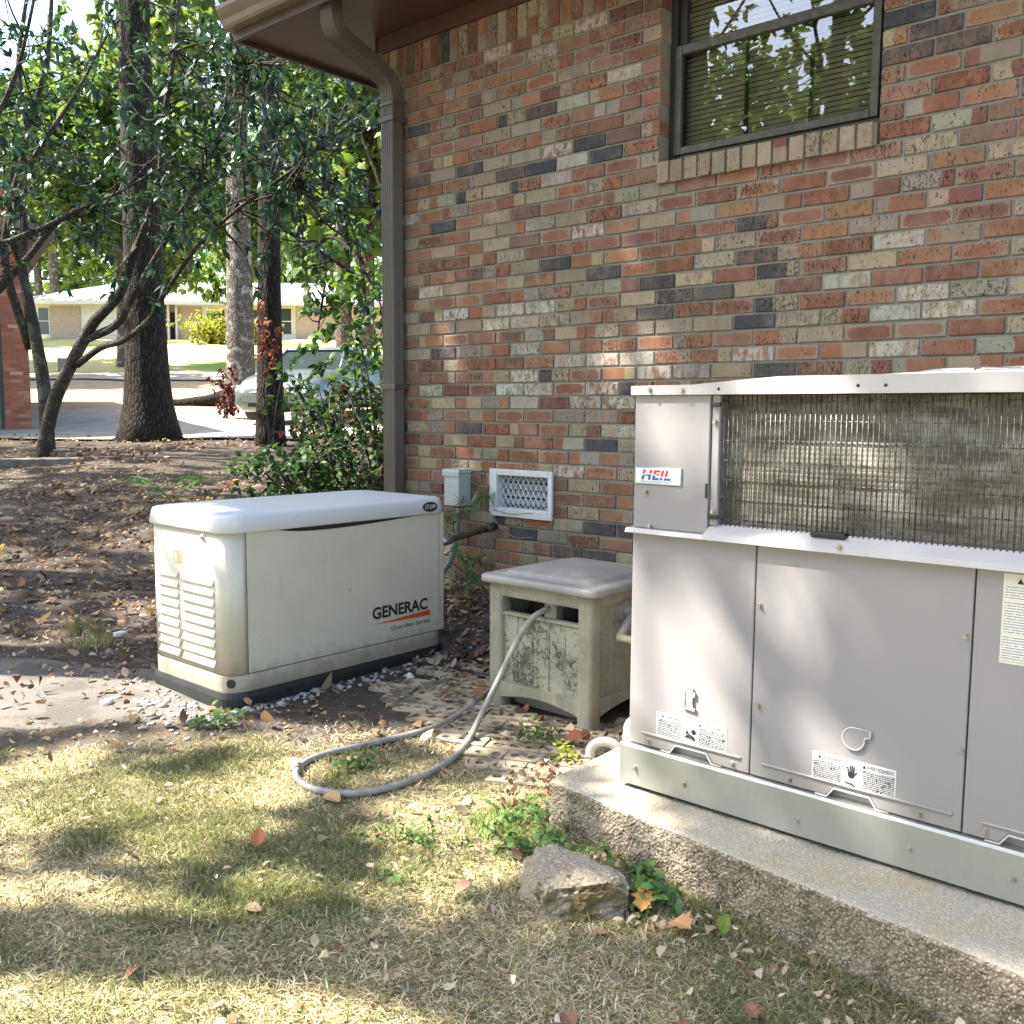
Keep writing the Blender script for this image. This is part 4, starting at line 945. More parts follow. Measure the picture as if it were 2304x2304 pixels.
def make_tree(name, label, base, top, r0, crown_c, crown_r, nlimb, ncl, per, llen, pal, bark, mat, group=None, flare=1.5, lw=.55, limb_from=.35, droop=.25, lean=None):
    base = np.array(base, float); root = thing(name, label, 'tree', tuple(base), group)
    top = np.array(top, float); H = top[2]-base[2]
    zs = np.concatenate([np.linspace(0, .08, 5)[:-1], np.linspace(.08, 1, 14)]); tp = base+(top-base)*zs[:, None]
    tp[:, 0] += .12*np.sin(zs*5+base[0])*zs; tp[:, 1] += .12*np.sin(zs*4+base[1])*zs; tp[0, 2] -= .25
    rad = r0*(1-.75*zs)*(1+(flare-1)*np.exp(-zs*H/.35))
    geos = [rough_tube(tp, rad, 22 if r0 > .12 else 12, .05, base[0])]
    cc = np.array(crown_c, float); cr3 = np.array(crown_r, float); ends = []
    for i in range(nlimb):
        d = rdir(1)[0]; e = cc+d*cr3*rng.uniform(.45, .95); k = rng.uniform(limb_from, .9); s_ = base+(top-base)*k
        mid = s_*.45+e*.55+np.array([0, 0, -.08*np.linalg.norm(e-s_)]); pth = smoothpath([s_, mid, e], 4)
        geos.append(tube_geo(pth, np.linspace(r0*.28*(1.1-k), .012, len(pth)), 6)); ends.append((s_, mid, e))
    mk('trunk', *joing(geos), bark, root, True)
    cent = []
    for k in range(ncl):
        s_, m_, e = ends[rng.integers(0, len(ends))]; q = rng.uniform(.35, 1.08)
        cent.append((1-q)**2*s_+2*q*(1-q)*m_+q*q*e+rng.normal(0, 1, 3)*cr3*.115)
    cent = np.array(cent)
    leafobj('crown', [whorls(cent, unit(cent-cc+np.array([0, 0, .4])), per, llen, lw, pal, droop)], mat, root)
    return root
def copy_tree(o, loc, rz, sc_, label, group=None):
    c = o.copy(); C.objects.link(c); c.location = loc; c.rotation_euler = (0, 0, rz); c.scale = (sc_, sc_, sc_); c['label'] = label
    if group: c['group'] = group
    for ch in o.children:
        d = ch.copy(); C.objects.link(d); d.parent = c; d.matrix_parent_inverse = ch.matrix_parent_inverse.copy()
    return c

rng = np.random.default_rng(21)
# ------------------------------------------------------------------ trees in view
def G(x, y, z=0): return (x, y, gz1(x, y)+z)
make_tree('oak_tree', 'tall thick dark-barked tree with vines, standing between sapling and parked car', G(-10.05, 3.67), (-10.75, 4.15, 15), .33, (-10.6, 3.6, 11.0), (3.8, 3.8, 3.4), 16, 520, 9, .20, MIDG, BARK1, LEAFS, flare=1.75, limb_from=.5)
make_tree('oak_tree', 'slender straight dark trunk in front of the parked car', G(-7.76, 4.34), (-8.3, 5.0, 14), .195, (-8.0, 4.6, 9.6), (2.8, 2.8, 3.4), 14, 400, 9, .18, MIDG, BARK1, LEAFS, flare=1.25, limb_from=.5)
make_tree('gum_tree', 'grey lichen-barked trunk with flared root beyond the parked car', G(-17.0, 9.85), (-17.5, 10.5, 19), .36, (-17.2, 10, 12.0), (4.8, 4.8, 5.2), 20, 650, 8, .30, SUNG, BARK2, LEAFS, flare=1.7, limb_from=.3)
make_tree('pine_tree', 'far pink-grey pine trunk nearer the far house front', G(-23.0, 18.0), (-23.3, 18.3, 22), .31, (-23.2, 18, 14), (4.6, 4.6, 6.5), 20, 520, 8, .34, SUNG+MIDG, BARKP, LEAFS, limb_from=.3)
make_tree('pine_tree', 'far pink-grey pine trunk standing beside another, next to the house corner', G(-22.45, 18.5), (-21.9, 18.9, 21), .28, (-22, 19, 15), (4., 4., 5), 14, 420, 8, .34, SUNG+MIDG, BARKP, LEAFS, limb_from=.4)
rt = thing('tree_root', 'gnarled surface root snaking over the dirt beside the grey trunk', 'root', G(-17.4, 9.0))
rp = [(-17.1, 9.75), (-17.35, 9.2), (-17.75, 8.75), (-18.1, 8.4), (-18.3, 8.0)]
mk('root_limb', *rough_tube(smoothpath([(x, y, gz1(x, y)+h) for (x, y), h in zip(rp, (.28, .14, .06, .03, -.08))], 4), np.linspace(.19, .06, 17), 12, .1), BARK1, rt, True)

# multi-stem magnolia sapling
mag = thing('magnolia_tree', 'leaning many-stemmed magnolia with dark glossy leaves near timber edging', 'tree', G(-7.18, .83))
stemA = [(-7.2, .80, .2), (-7.18, 0.83, 0.45), (-7.13, 0.95, 1.01), (-7.03, 1.1, 1.42), (-6.93, 1.23, 1.74), (-6.75, 1.28, 1.95), (-6.54, 1.35, 2.11), (-6.34, 1.42, 2.3), (-6.18, 1.48, 2.64), (-6.0, 1.54, 2.96), (-5.83, 1.63, 3.46), (-5.64, 1.61, 4.08), (-5.42, 1.63, 4.74), (-5.44, 1.73, 5.57)]
brB = [(-6.91, 1.25, 1.77), (-6.46, 1.4, 1.92), (-6.26, 1.48, 2.19), (-5.9, 1.57, 2.58), (-5.47, 1.6, 2.96), (-5.11, 1.71, 3.42), (-4.81, 1.78, 3.91), (-4.38, 1.83, 4.4)]
brC = [(-6.96, 1.17, 1.48), (-6.56, 1.27, 1.67), (-6.18, 1.35, 1.74), (-5.7, 1.39, 1.94), (-5.31, 1.37, 2.18), (-4.73, 1.4, 2.59), (-4.08, 1.47, 2.9), (-3.39, 1.58, 3.16), (-3.05, 1.64, 3.32)]
geos = [rough_tube(smoothpath(stemA, 4), np.interp(np.linspace(0, 1, 4*13+1), [0, .1, .4, .7, 1], [.11, .078, .06, .04, .015]), 12, .06),
        rough_tube(smoothpath(brB, 4), np.linspace(.05, .014, 29), 10, .05), rough_tube(smoothpath(brC, 4), np.linspace(.042, .010, 33), 10, .05)]
def twigs(paths, n, spread, t0=.3, up=.25):
    g_ = []; ends = []
    for k in range(n):
        P = np.asarray(paths[rng.integers(0, len(paths))]); i = rng.uniform(t0, 1)*(len(P)-1); a = int(min(i, len(P)-2)); s_ = P[a]+(P[a+1]-P[a])*(i-a)
        d = unit(rdir(1)[0]+np.array([0, 0, up])); e = s_+d*spread*rng.uniform(.4, 1.2)
        m_ = (s_+e)/2+rng.normal(0, .08, 3); pth = smoothpath([s_, m_, e], 3); g_.append(tube_geo(pth, np.linspace(.012, .004, len(pth)), 5)); ends.append((e, d))
        for q in range(2): ends.append((m_+rdir(1)[0]*.18, d))
    return g_, ends
tw, en = twigs([stemA[8:], brB[4:], brC[5:]], 58, .8, .0)
tw2, en2 = twigs([brB[5:], stemA[9:], brC[6:]], 38, 1.2, 0, .35)
# open spray of branches towards the eave
ell = []
for c_, r_, n_ in [((-3.6, 2.3, 3.5), (.8, .7, 1.0), 64), ((-5.2, 1.9, 4.3), (1.4, .9, .9), 56), ((-4.0, 2.0, 4.6), (1.1, .8, .6), 34)]:
    d = rdir(n_)*rng.uniform(.2, 1, (n_, 1))**.6; ell += [(np.array(c_)+v*np.array(r_), unit(v+np.array([0, 0, .3]))) for v in d]
anc = np.array(brB[2:]+brC[3:]+stemA[7:])
for p_, d_ in ell[::3]:
    a = anc[np.argmin(((anc-p_)**2).sum(1))]; pth = smoothpath([a, (a+p_)/2+np.array([0, 0, -.12]), p_], 3); tw.append(tube_geo(pth, np.linspace(.014, .004, len(pth)), 5))
mk('trunk', *joing(geos+tw+tw2), BARK3, mag, True)
en = en+en2+ell
leafobj('crown', [whorls(np.array([e[0] for e in en]), np.array([e[1] for e in en]), 8, .135, .32, MAGN, .25)], LEAF, mag)

mg2 = thing('magnolia_tree', 'thin upright magnolia stems crowding against the neighbouring brick garage', 'tree', G(-8.71, 1.54))
st2 = [(-8.7, 1.54, .3), (-8.71, 1.54, 0.76), (-8.78, 1.55, 1.33), (-8.96, 1.51, 2.16), (-9.11, 1.47, 2.84), (-9.13, 1.54, 3.4), (-9.28, 1.49, 4.02), (-8.94, 1.62, 4.71), (-8.53, 1.68, 5.42), (-8.57, 1.81, 6.61)]
st3 = [(-9.02, 1.5, 1.75), (-8.95, 1.21, 2.8), (-8.73, 1.24, 3.56), (-8.66, 1.43, 4.42), (-8.79, 1.42, 5.28), (-8.76, 1.62, 6.48)]
st4 = [(-9.11, 1.47, 2.84), (-8.7, 1.2, 3.3), (-8.2, 1.3, 4.0), (-7.7, 1.6, 4.7), (-7.3, 1.9, 5.5)]
tw, en = twigs([st2[3:], st3[1:], st4[1:]], 38, 1.1, 0, .3)
for c_, r_, n_ in [((-8.6, 1.0, 4.4), (1.2, 1., 1.2), 32), ((-7.4, 1.7, 5.0), (1.2, .9, .9), 40)]:
    d = rdir(n_)*rng.uniform(.2, 1, (n_, 1))**.6; en += [(np.array(c_)+v*np.array(r_), unit(v+np.array([0, 0, .3]))) for v in d]
mk('trunk', *joing([rough_tube(smoothpath(st2, 4), np.linspace(.10, .02, 37), 12, .05), rough_tube(smoothpath(st3, 4), np.linspace(.06, .02, 21), 10, .05), rough_tube(smoothpath(st4, 4), np.linspace(.05, .014, 17), 10, .05)]+tw), BARK3, mg2, True)
leafobj('crown', [whorls(np.array([e[0] for e in en]), np.array([e[1] for e in en]), 8, .14, .32, MAGN, .25)], LEAF, mg2)
mg3 = thing('magnolia_tree', 'low magnolia boughs reaching across from outside the left edging', 'tree', G(-6.6, -1.1))
brD = [(-6.6, -1.1, .25), (-6.5, -.9, .9), (-6.28, -0.3, 1.7), (-6.08, 0.03, 2.17), (-6.0, 0.27, 2.47), (-5.87, 0.58, 2.91), (-5.74, 0.85, 3.04), (-5.5, 1.21, 3.16)]
brE = [(-6.45, -.75, 1.2), (-6.3, -0.4, 2.3), (-6.03, 0.13, 2.63), (-5.91, 0.4, 2.78), (-5.74, 0.7, 2.99), (-5.33, 0.95, 3.16), (-4.86, 1.27, 3.45)]
brF = [(-6.4, -.6, 1.4), (-6.3, -.5, 2.6), (-6.2, -.1, 3.4), (-5.9, .2, 4.2), (-5.7, .4, 5.2)]
tw, en = twigs([brD[3:], brE[1:], brF[1:]], 38, .8, 0, .3)
mk('trunk', *joing([rough_tube(smoothpath(brD, 4), np.linspace(.07, .01, 29), 10, .05), rough_tube(smoothpath(brE, 4), np.linspace(.04, .01, 25), 9, .05), rough_tube(smoothpath(brF, 4), np.linspace(.05, .012, 17), 9, .05)]+tw), BARK3, mg3, True)
leafobj('crown', [whorls(np.array([e[0] for e in en]), np.array([e[1] for e in en]), 7, .135, .32, MAGN, .25)], LEAF, mg3)
# drooping lower bough of the slender trunk
lb_ = thing('hanging_bough', 'thin drooping bough with broad pale green leaves near the downspout', 'branch', (-7.7, 4.81, 3.5))
low1 = [(-7.95, 4.6, 3.7), (-7.12, 4.74, 3.22), (-6.85, 4.66, 2.86), (-6.7, 4.45, 2.32), (-6.54, 4.26, 1.94)]; low2 = [(-7.5, 4.75, 3.45), (-6.92, 4.77, 3.13), (-6.1, 4.76, 2.73), (-5.5, 4.71, 2.5)]
low3 = [(-7.2, 4.76, 3.3), (-6.4, 4.4, 3.3), (-5.6, 4.1, 3.0), (-5.0, 4.0, 2.4), (-4.8, 4.0, 1.9)]
tw, en = twigs([low1, low2, low3], 24, .6, .2, -.4)
mk('limb', *joing([tube_geo(smoothpath(p, 4), np.linspace(.035, .008, 4*(len(p)-1)+1), 7) for p in (low1, low2, low3)]+tw), BARK1, lb_, True)
leafobj('leaves', [whorls(np.array([e[0] for e in en]), np.array([e[1] for e in en])*.3+np.array([0, 0, -.8]), 6, .15, .7, MIDG+SUNG[:2], .3)], LEAFS, lb_)

# ------------------------------------------------------------------ shrubs by the house corner
def shrub(name, label, base, h, r, n, llen, pal, mat=LEAFS, lw=.5, stems=14, grp=None, cat='shrub'):
    b = np.array(G(*base)); root = thing(name, label, cat, tuple(b), grp); g_ = []; en = []
    for k in range(stems):
        e = b+np.array([rng.normal(0, r*.5), rng.normal(0, r*.5), h*rng.uniform(.55, 1.05)]); m_ = b+(e-b)*.5+rng.normal(0, r*.15, 3)
        pth = smoothpath([b+np.array([rng.normal(0, .06), rng.normal(0, .06), -.05]), m_, e], 4); g_.append(tube_geo(pth, np.linspace(.016, .004, len(pth)), 5)); en.append((b, m_, e))
    mk('stems', *joing(g_), BARK3, root, True)
    cent = []
    for k in range(n):
        s_, m_, e = en[rng.integers(0, stems)]; q = rng.uniform(.2, 1.05); cent.append((1-q)**2*s_+2*q*(1-q)*m_+q*q*e+rng.normal(0, 1, 3)*np.array([r*.28, r*.28, h*.08]))
    cent = np.array(cent); cent[:, 2] = np.maximum(cent[:, 2], b[2]+.06); cent[:, 0] = np.where((cent[:, 1] > -.05) & (cent[:, 0] > -.42), -.45-rng.uniform(0, .3, len(cent)), cent[:, 0])
    leafobj('foliage', [whorls(cent, unit(cent-(b+np.array([0, 0, h*.4]))), 7, llen, lw, pal, .25)], mat, root); return root
SHR = [(.03, .075, .03), (.045, .095, .03), (.025, .06, .03), (.06, .11, .035)]
shrub('leafy_shrub', 'dense dark green shrub in front of the slender trunk and car', (-3.15, 1.75), 1.0, .58, 210, .08, SHR)
shrub('leafy_shrub', 'tall tangled shrub with larger leaves before the parked car bonnet', (-2.75, 2.25), 1.7, .7, 230, .105, SHR+MIDG)
shrub('leafy_shrub', 'twiggy shrub with brown leaves against the downspout corner', (-1.55, 1.25), 1.15, .6, 190, .075, SHR+[(.12, .07, .04), (.10, .05, .03)], stems=24)
shrub('leafy_shrub', 'low leafy shrub growing behind the generator lid', (-1.9, .7), .62, .6, 200, .07, SHR+MIDG[:2])
shrub('leafy_shrub', 'small bright green shrub just behind the generator lid', (-.95, .55), .36, .28, 60, .055, [(.12, .22, .04), (.15, .26, .05)], stems=7)
shrub('dead_sprig', 'sprig of rusty red dead leaves hanging before the slender trunk', (-7.28, 4.02), 1.5, .12, 1, .1, [(.3, .08, .05)], stems=3, cat='dead leaves')
sp_ = bpy.data.objects['dead_sprig']; cent = np.array([-7.32, 4.01, 1.98])+rng.normal(0, 1, (34, 3))*np.array([.10, .10, .22])
leafobj('dead_leaves', [whorls(cent, np.tile([0, 0, -1.], (34, 1)), 5, .10, .5, [(.17, .06, .042), (.13, .045, .035), (.20, .08, .05)], .3)], DRYLEAF, sp_)
shrub('redleaf_sapling', 'small sapling with dark maroon leaves beside the grey trunk', (-13.7, 7.35), 1.35, .35, 60, .11, [(.10, .02, .025), (.07, .016, .02), (.13, .03, .03)], DRYLEAF, stems=4, cat='sapling')

SEEDS = [101, 102, 103, 104, 105, 306, 107, 108]
# ------------------------------------------------------------------ trees that shade the yard and stand behind the camera
for k, (x, y, h, r, n, lab) in enumerate([
        (-2.6, -6.6, 7.6, 2.7, 88, 'shade tree standing left of the lawn behind the viewer'), (-9.6, -5.2, 11.5, 3.8, 380, 'shade tree west of the leaf-strewn ground'), (-14.8, -3.4, 12.5, 4.0, 400, 'shade tree by the garage drive'),
        (-1.9, -9.4, 10.5, 2.8, 60, 'shade tree south of the lawn'), (-4.5, -3.3, 12.0, 2.6, 2000, 'unseen dense tree added to keep sun off the brick wall'), (-2.2, -6.3, 11.0, 2.2, 190, 'young shade tree opposite the air conditioner'), (-2.5, -3.7, 12.0, 1.8, 1000, 'unseen narrow tree added to shade the right of the brick wall'), (-4.6, -5.2, 11.5, 1.35, 520, 'unseen narrow tree added to block sun on the middle of the wall')]):  # the three wall-side trees are added to block sun on the bricks
    rng = np.random.default_rng(SEEDS[k])
    make_tree('shade_tree', lab, G(x, y), (x+.4, y+.3, h), .17 if n < 150 else .24, (x, y, h*.86), (r, r, 2.5), 11 if n < 400 else (18 if n < 2000 else 26), n, 9, .19, MIDG+SUNG[:2], BARK1, LEAFS, group='trees shading the yard', limb_from=.5)
wt = None; rng = np.random.default_rng(31)
for k, (x, y, sc_) in enumerate([(-3, -17, 1.), (3.5, -15, .9), (-9, -19, 1.1), (8.5, -19, 1.15), (-16, -14, 1.0), (14, -12, 1.1), (-23, -9, 1.15), (0, -25, 1.3)]):
    lab = 'sunlit broadleaf tree in the yard opposite the brick wall'
    if wt is None: wt = make_tree('yard_tree', lab, G(x, y), (x+.3, y, 11), .25, (x, y, 6.6), (3.6, 3.6, 4.4), 26, 1300, 8, .26, SUNG+MIDG, BARK1, LEAFS, group='trees behind the viewer', limb_from=.2)
    else: copy_tree(wt, G(x, y), k*1.3, sc_, lab, 'trees behind the viewer')

rng = np.random.default_rng(41)
# ------------------------------------------------------------------ background trees beyond the street and round the far house
bt = None; labs = ['sunlit broadleaf tree behind the far white house', 'sunlit broadleaf tree beside the street']
for k, (s_, l_, sc_, li) in enumerate([(41, -16.5, .9, 1), (33, -3.6, 1.3, 1), (31, 2.0, 1.25, 1), (33, -21, 1.0, 1), (46, -13, .8, 1), (46, 2.5, .9, 1), (70, -33, 1.5, 0), (72, -24, 1.5, 0), (70, -15, 1.55, 0), (74, -6, 1.5, 0), (70, 4, 1.2, 0), (76, 12, 1.3, 0), (82, -40, 1.5, 0), (85, -18, 1.5, 0), (84, 2, 1.5, 0), (40, -27, 1.1, 1), (56, -33, 1.2, 1)]):
    p = G(*xy(s_, l_)); lab = labs[li]; gr = ['trees behind the far house', 'trees along the street'][1 if li else 0]
    if bt is None: bt = make_tree('background_tree', lab, p, (p[0]+.2, p[1], p[2]+15), .26, (p[0], p[1], p[2]+8.6), (4.4, 4.4, 5.4), 30, 1150, 8, .42, SUNG+SUNG+MIDG[:2], BARK2, LEAFS, group=gr, limb_from=.2)
    else: copy_tree(bt, p, k*2.1, sc_, lab, gr)
# far woodland mass
n = 26000; l_ = rng.uniform(-130, 130, n); s_ = rng.uniform(95, 125, n); hh = rng.uniform(0, 1, n)**.8*(17+6*fbm(np.stack([l_*.06, l_*0, l_*0], -1), 3)*2)
X, Y = xy(s_, l_); P = np.stack([X, Y, 6.2+hh], -1)
stuff(leafobj('woodland', [leaves(P, rdir(n), rng.uniform(.8, 1.7, n), rng.uniform(.5, 1., n), tint(n, MIDG+SUNG, .3))], LEAFS, None))
# ------------------------------------------------------------------ neighbour's garage corner
BRK2 = NT('neighbour_brick'); oi = BRK2.n('ObjectInfo').outputs['Random']
BRK2M = BRK2.done(BRK2.bsdf(BRK2.ramp(oi, [(0, (.30, .085, .05)), (.5, (.38, .12, .065)), (.85, (.42, .15, .085)), (1., (.55, .33, .24))]), .9))
_e1 = Vector((.7526, .6585, 0)); _e2 = Vector((.6585, -.7526, 0))          # along the face, towards the viewer
def floc(o, du, dv, z): return (o[0]+_e1.x*du+_e2.x*dv, o[1]+_e1.y*du+_e2.y*dv, z)
def fbox(name, o, u0, u1, v0, v1, z0, z1, mat, parent, r=0):
    bm = bmesh.new(); M = Matrix(((_e1.x, -_e2.x, 0, o[0]), (_e1.y, -_e2.y, 0, o[1]), (0, 0, 1, 0), (0, 0, 0, 1)))
    bbox(bm, u0, u1, v0, v1, z0, z1, r, 1, None); bmesh.ops.transform(bm, matrix=M, verts=bm.verts)
    return from_bm(name, bm, mat, parent)
_f1, _f2 = _e1, _e2
_e2 = Vector((.95, -.31, 0)); _e1 = Vector((.31, .95, 0))
GO = (-13.55, 3.33); gzb = gz1(*GO)-.05
gar = thing('brick_garage', "corner of the neighbour's red brick garage with a pale door", 'garage', (GO[0], GO[1], gzb))
pw_ = fbox('wall', GO, -.42, .0, .006, 3.0, gzb-.2, 3.95, MORT, gar)
b0 = None
for r in range(63):
    z = gzb-.05+r*.0677
    for u0, u1 in (((-.42, -.21), (-.21, 0)) if r % 2 else ((-.42, -.315), (-.315, -.105), (-.105, 0))):
        if b0 is None: b0 = {}
        key = round(u1-u0, 3)
        if key not in b0:
            bm = bmesh.new(); bbox(bm, -(u1-u0)/2+.005, (u1-u0)/2-.005, 0, .04, .005, .0627, .003, 1); bmesh.ops.transform(bm, matrix=Matrix(((_e1.x, -_e2.x, 0, 0), (_e1.y, -_e2.y, 0, 0), (0, 0, 1, 0), (0, 0, 0, 1))), verts=bm.verts)
            o = from_bm('brick', bm, BRK2M, pw_); b0[key] = o
        else: o = b0[key].copy(); C.objects.link(o)
        um = (u0+u1)/2; o.location = (GO[0]+_e1.x*um, GO[1]+_e1.y*um, z)
GDR = pm('garage_door_paint', (.36, .36, .26), (.33, .33, .24), 6, .5); TRM = pm('garage_trim', (.06, .065, .055))
for k in range(4): fbox('door_panel', GO, -3.1, -.475, .12, .16, gzb+.02+k*.56, gzb+.57+k*.56, GDR, gar, .008)
fbox('door_jamb', GO, -.474, -.421, .02, .18, gzb-.1, gzb+2.3, TRM, gar); fbox('header', GO, -6, -.42, .007, .2, gzb+2.3, 3.95, BRK2M, gar)
fbox('side_wall', GO, -.2, -.05, 3.0, 9, gzb-.3, 3.95, BRK2M, gar); fbox('wall', GO, -6, -3.1, .007, .2, gzb-.2, gzb+2.3, BRK2M, gar)
fbox('roof', GO, -6.5, .45, -.5, 9.5, 3.95, 4.12, ROOF, gar)

_e1, _e2 = _f1, _f2
# timber edging
tm = box('landscape_timber', -.95, .95, -.065, .065, -.06, .075, pm('old_timber', (.16, .145, .12), (.26, .24, .20), 12, .9, bump=.6, bscale=30), None, .012, 1)
tm.location = G(-6.72, .02, .02); tm.rotation_euler = (0, 0, math.atan2(.57, .18)); tag(tm, 'weathered landscape timber lying at the foot of the leaning magnolia', 'timber')
box_ = fbox('utility_box', xy(38, -17.6), -.25, .25, -.2, .2, gz1(*xy(38, -17.6))-.1, gz1(*xy(38, -17.6))+.55, pm('utility_grey', (.12, .13, .12)), None, .03)
tag(box_, 'small dark utility box on the far lawn across the street', 'utility box')

# ------------------------------------------------------------------ far house
FO = xy(60, -30.0); fb = gz1(*FO)-.1
_sl = slat(-58.49, 22.05)
FO = xy(60, _sl); zb = 5.0
FW = pm('far_siding', (.72, .71, .66), (.66, .65, .60), 3, .7); FB = pm('far_brick', (.52, .42, .34), (.40, .31, .25), 12, .9); FR = pm('far_roof', (.42, .40, .38), (.50, .48, .45), 6, .9); FG = pm('far_glass', (.05, .065, .07), rough=.15); FD = pm('far_door', (.06, .05, .045))
fh = thing('ranch_house', 'long low white house with pale roof across the street', 'house', (FO[0], FO[1], zb))
E = zb+2.55
fbox('wall', FO, 0, 8.1, 0, 8, zb-.5, E, FW, fh); fbox('wall', FO, 8.1, 9.3, 1.5, 8, zb-.5, E, FW, fh); fbox('wall', FO, 9.3, 23, 0, 8, zb-.5, E, FW, fh)
for a, b in ((1.45, 3.3), (9.35, 10.8), (16.6, 19.2), (20, 22.6)): fbox('brick_facing', FO, a, b, -.06, -.003, zb-.5, E-.25, FB, fh)
def fwin(u, w_, z0, h):
    o = fbox('window', FO, u, u+w_, -.05, -.004, z0, z0+h, FW, fh); fbox('pane', FO, u+.07, u+w_-.07, -.062, -.051, z0+.07, z0+h/2-.03, FG, o); fbox('pane', FO, u+.07, u+w_-.07, -.062, -.051, z0+h/2+.03, z0+h-.07, FG, o)
for u, w_, z0, h in ((.65, .75, zb+.5, 1.75), (11.1, 1.2, zb+.8, 1.4), (13.5, 1.2, zb+.8, 1.4), (15.3, 1.1, zb+.6, 1.7), (19.3, .65, zb+.7, 1.4)): fwin(u, w_, z0, h)
for k in range(4): fbox('garage_door', FO, 3.7, 6.3, -.03, -.004, zb+.0+k*.52, zb+.5+k*.52, FW, fh, .02)
fbox('front_door', FO, 8.35, 9.1, 1.42, 1.49, zb, zb+2.1, FD, fh)
for u in (8.15, 8.75, 9.25): fbox('porch_post', FO, u, u+.12, -.3, -.18, zb-.3, E, FW, fh)
def fpt(u, v, z): return (FO[0]+_e1.x*u-_e2.x*v, FO[1]+_e1.y*u-_e2.y*v, z)
rv = [fpt(-.7, -.8, E), fpt(23.7, -.8, E), fpt(23.7, 8.7, E), fpt(-.7, 8.7, E), fpt(4.5, 4, E+1.75), fpt(19, 4, E+1.75)]
fixn(mk('roof', rv, [(0, 1, 5, 4), (1, 2, 5), (2, 3, 4, 5), (3, 0, 4), (3, 2, 1, 0)], FR, fh))
fbox('fascia', FO, -.7, 23.7, -.84, -.801, E-.2, E+.02, FW, fh)
shrub('hedge', 'sunlit yellow-green hedge before the far white house', xy(55.5, -17.3), 1.5, 2.0, 420, .22, [(.30, .33, .06), (.22, .27, .05), (.36, .37, .09)], stems=26, cat='hedge')
shrub('hedge', 'round pale hedge beside the far house porch', xy(54.5, -14.8), 1.3, 1.5, 300, .22, [(.28, .31, .08), (.20, .25, .06), (.34, .35, .1)], stems=20, cat='hedge')

# ------------------------------------------------------------------ parked car
t = NT('car_paint'); CARP = t.done(t.bsdf((.15, .17, .16), .28, .35, Coat_Weight=.6, Coat_Roughness=.1))
CGL = pm('car_glass', (.03, .04, .04), rough=.06); TYR = pm('tyre', (.02, .02, .02), rough=.8); RIM = pm('wheel_rim', (.5, .5, .5), rough=.3, metal=.8); LMP = pm('headlamp', (.55, .57, .55), (.40, .42, .42), 25, .12)
hd = Vector((.50, -.866, 0)); sd = Vector((.866, .50, 0)); cfp = Vector((-10.75, 6.45, 0)); cz = gz1(-10.9, 6.8)+.05
car = thing('parked_car', 'silver green sedan parked on the drive behind the slender trunk', 'car', (cfp.x-hd.x*2.3, cfp.y-hd.y*2.3, cz))
def cp(d, u, z): v = cfp-hd*d+sd*u; return (v.x, v.y, cz+z+.05*d)      # d behind the front bumper, u across, z up
def csec(d, hw, z0, zs, zt, ht):
    h = [(hw*.80, z0), (hw*.97, z0+.10), (hw, zs*.62), (hw*.985, zs), (ht, zt-.03), (ht*.75, zt), (0, zt+.015)]
    return [cp(d, u, z) for u, z in h]+[cp(d, -u, z) for u, z in reversed(h[:-1])]
secs = [csec(0, .62, .30, .52, .62, .52), csec(.06, .76, .24, .56, .70, .62), csec(.22, .85, .20, .60, .80, .68), csec(.5, .89, .19, .66, .86, .74), csec(1.0, .90, .19, .74, .92, .78), csec(1.45, .90, .19, .80, .97, .78), csec(2.2, .90, .19, .83, .97, .78), csec(3.3, .90, .19, .84, .98, .76), csec(4.0, .89, .2, .84, 1.0, .74), csec(4.6, .84, .24, .80, .97, .66), csec(4.75, .70, .32, .70, .84, .55)]
fixn(mk('body', *loft(secs), CARP, car, True))
gh = []
for d, hw, z in ((1.40, .76, .95), (1.55, .75, 1.0)): pass
gs_ = [[cp(1.38, .76, .94), cp(1.38, -.76, .94), cp(4.05, -.72, .97), cp(4.05, .72, .97)], [cp(2.12, .60, 1.38), cp(2.12, -.60, 1.38), cp(3.30, -.58, 1.38), cp(3.30, .58, 1.38)]]
fixn(mk('greenhouse', *loft(gs_), CGL, car))
fixn(mk('roof', *loft([[cp(2.02, .63, 1.36), cp(2.02, -.63, 1.36), cp(3.40, -.61, 1.36), cp(3.40, .61, 1.36)], [cp(2.2, .54, 1.425), cp(2.2, -.54, 1.425), cp(3.2, -.52, 1.425), cp(3.2, .52, 1.425)]]), CARP, car))
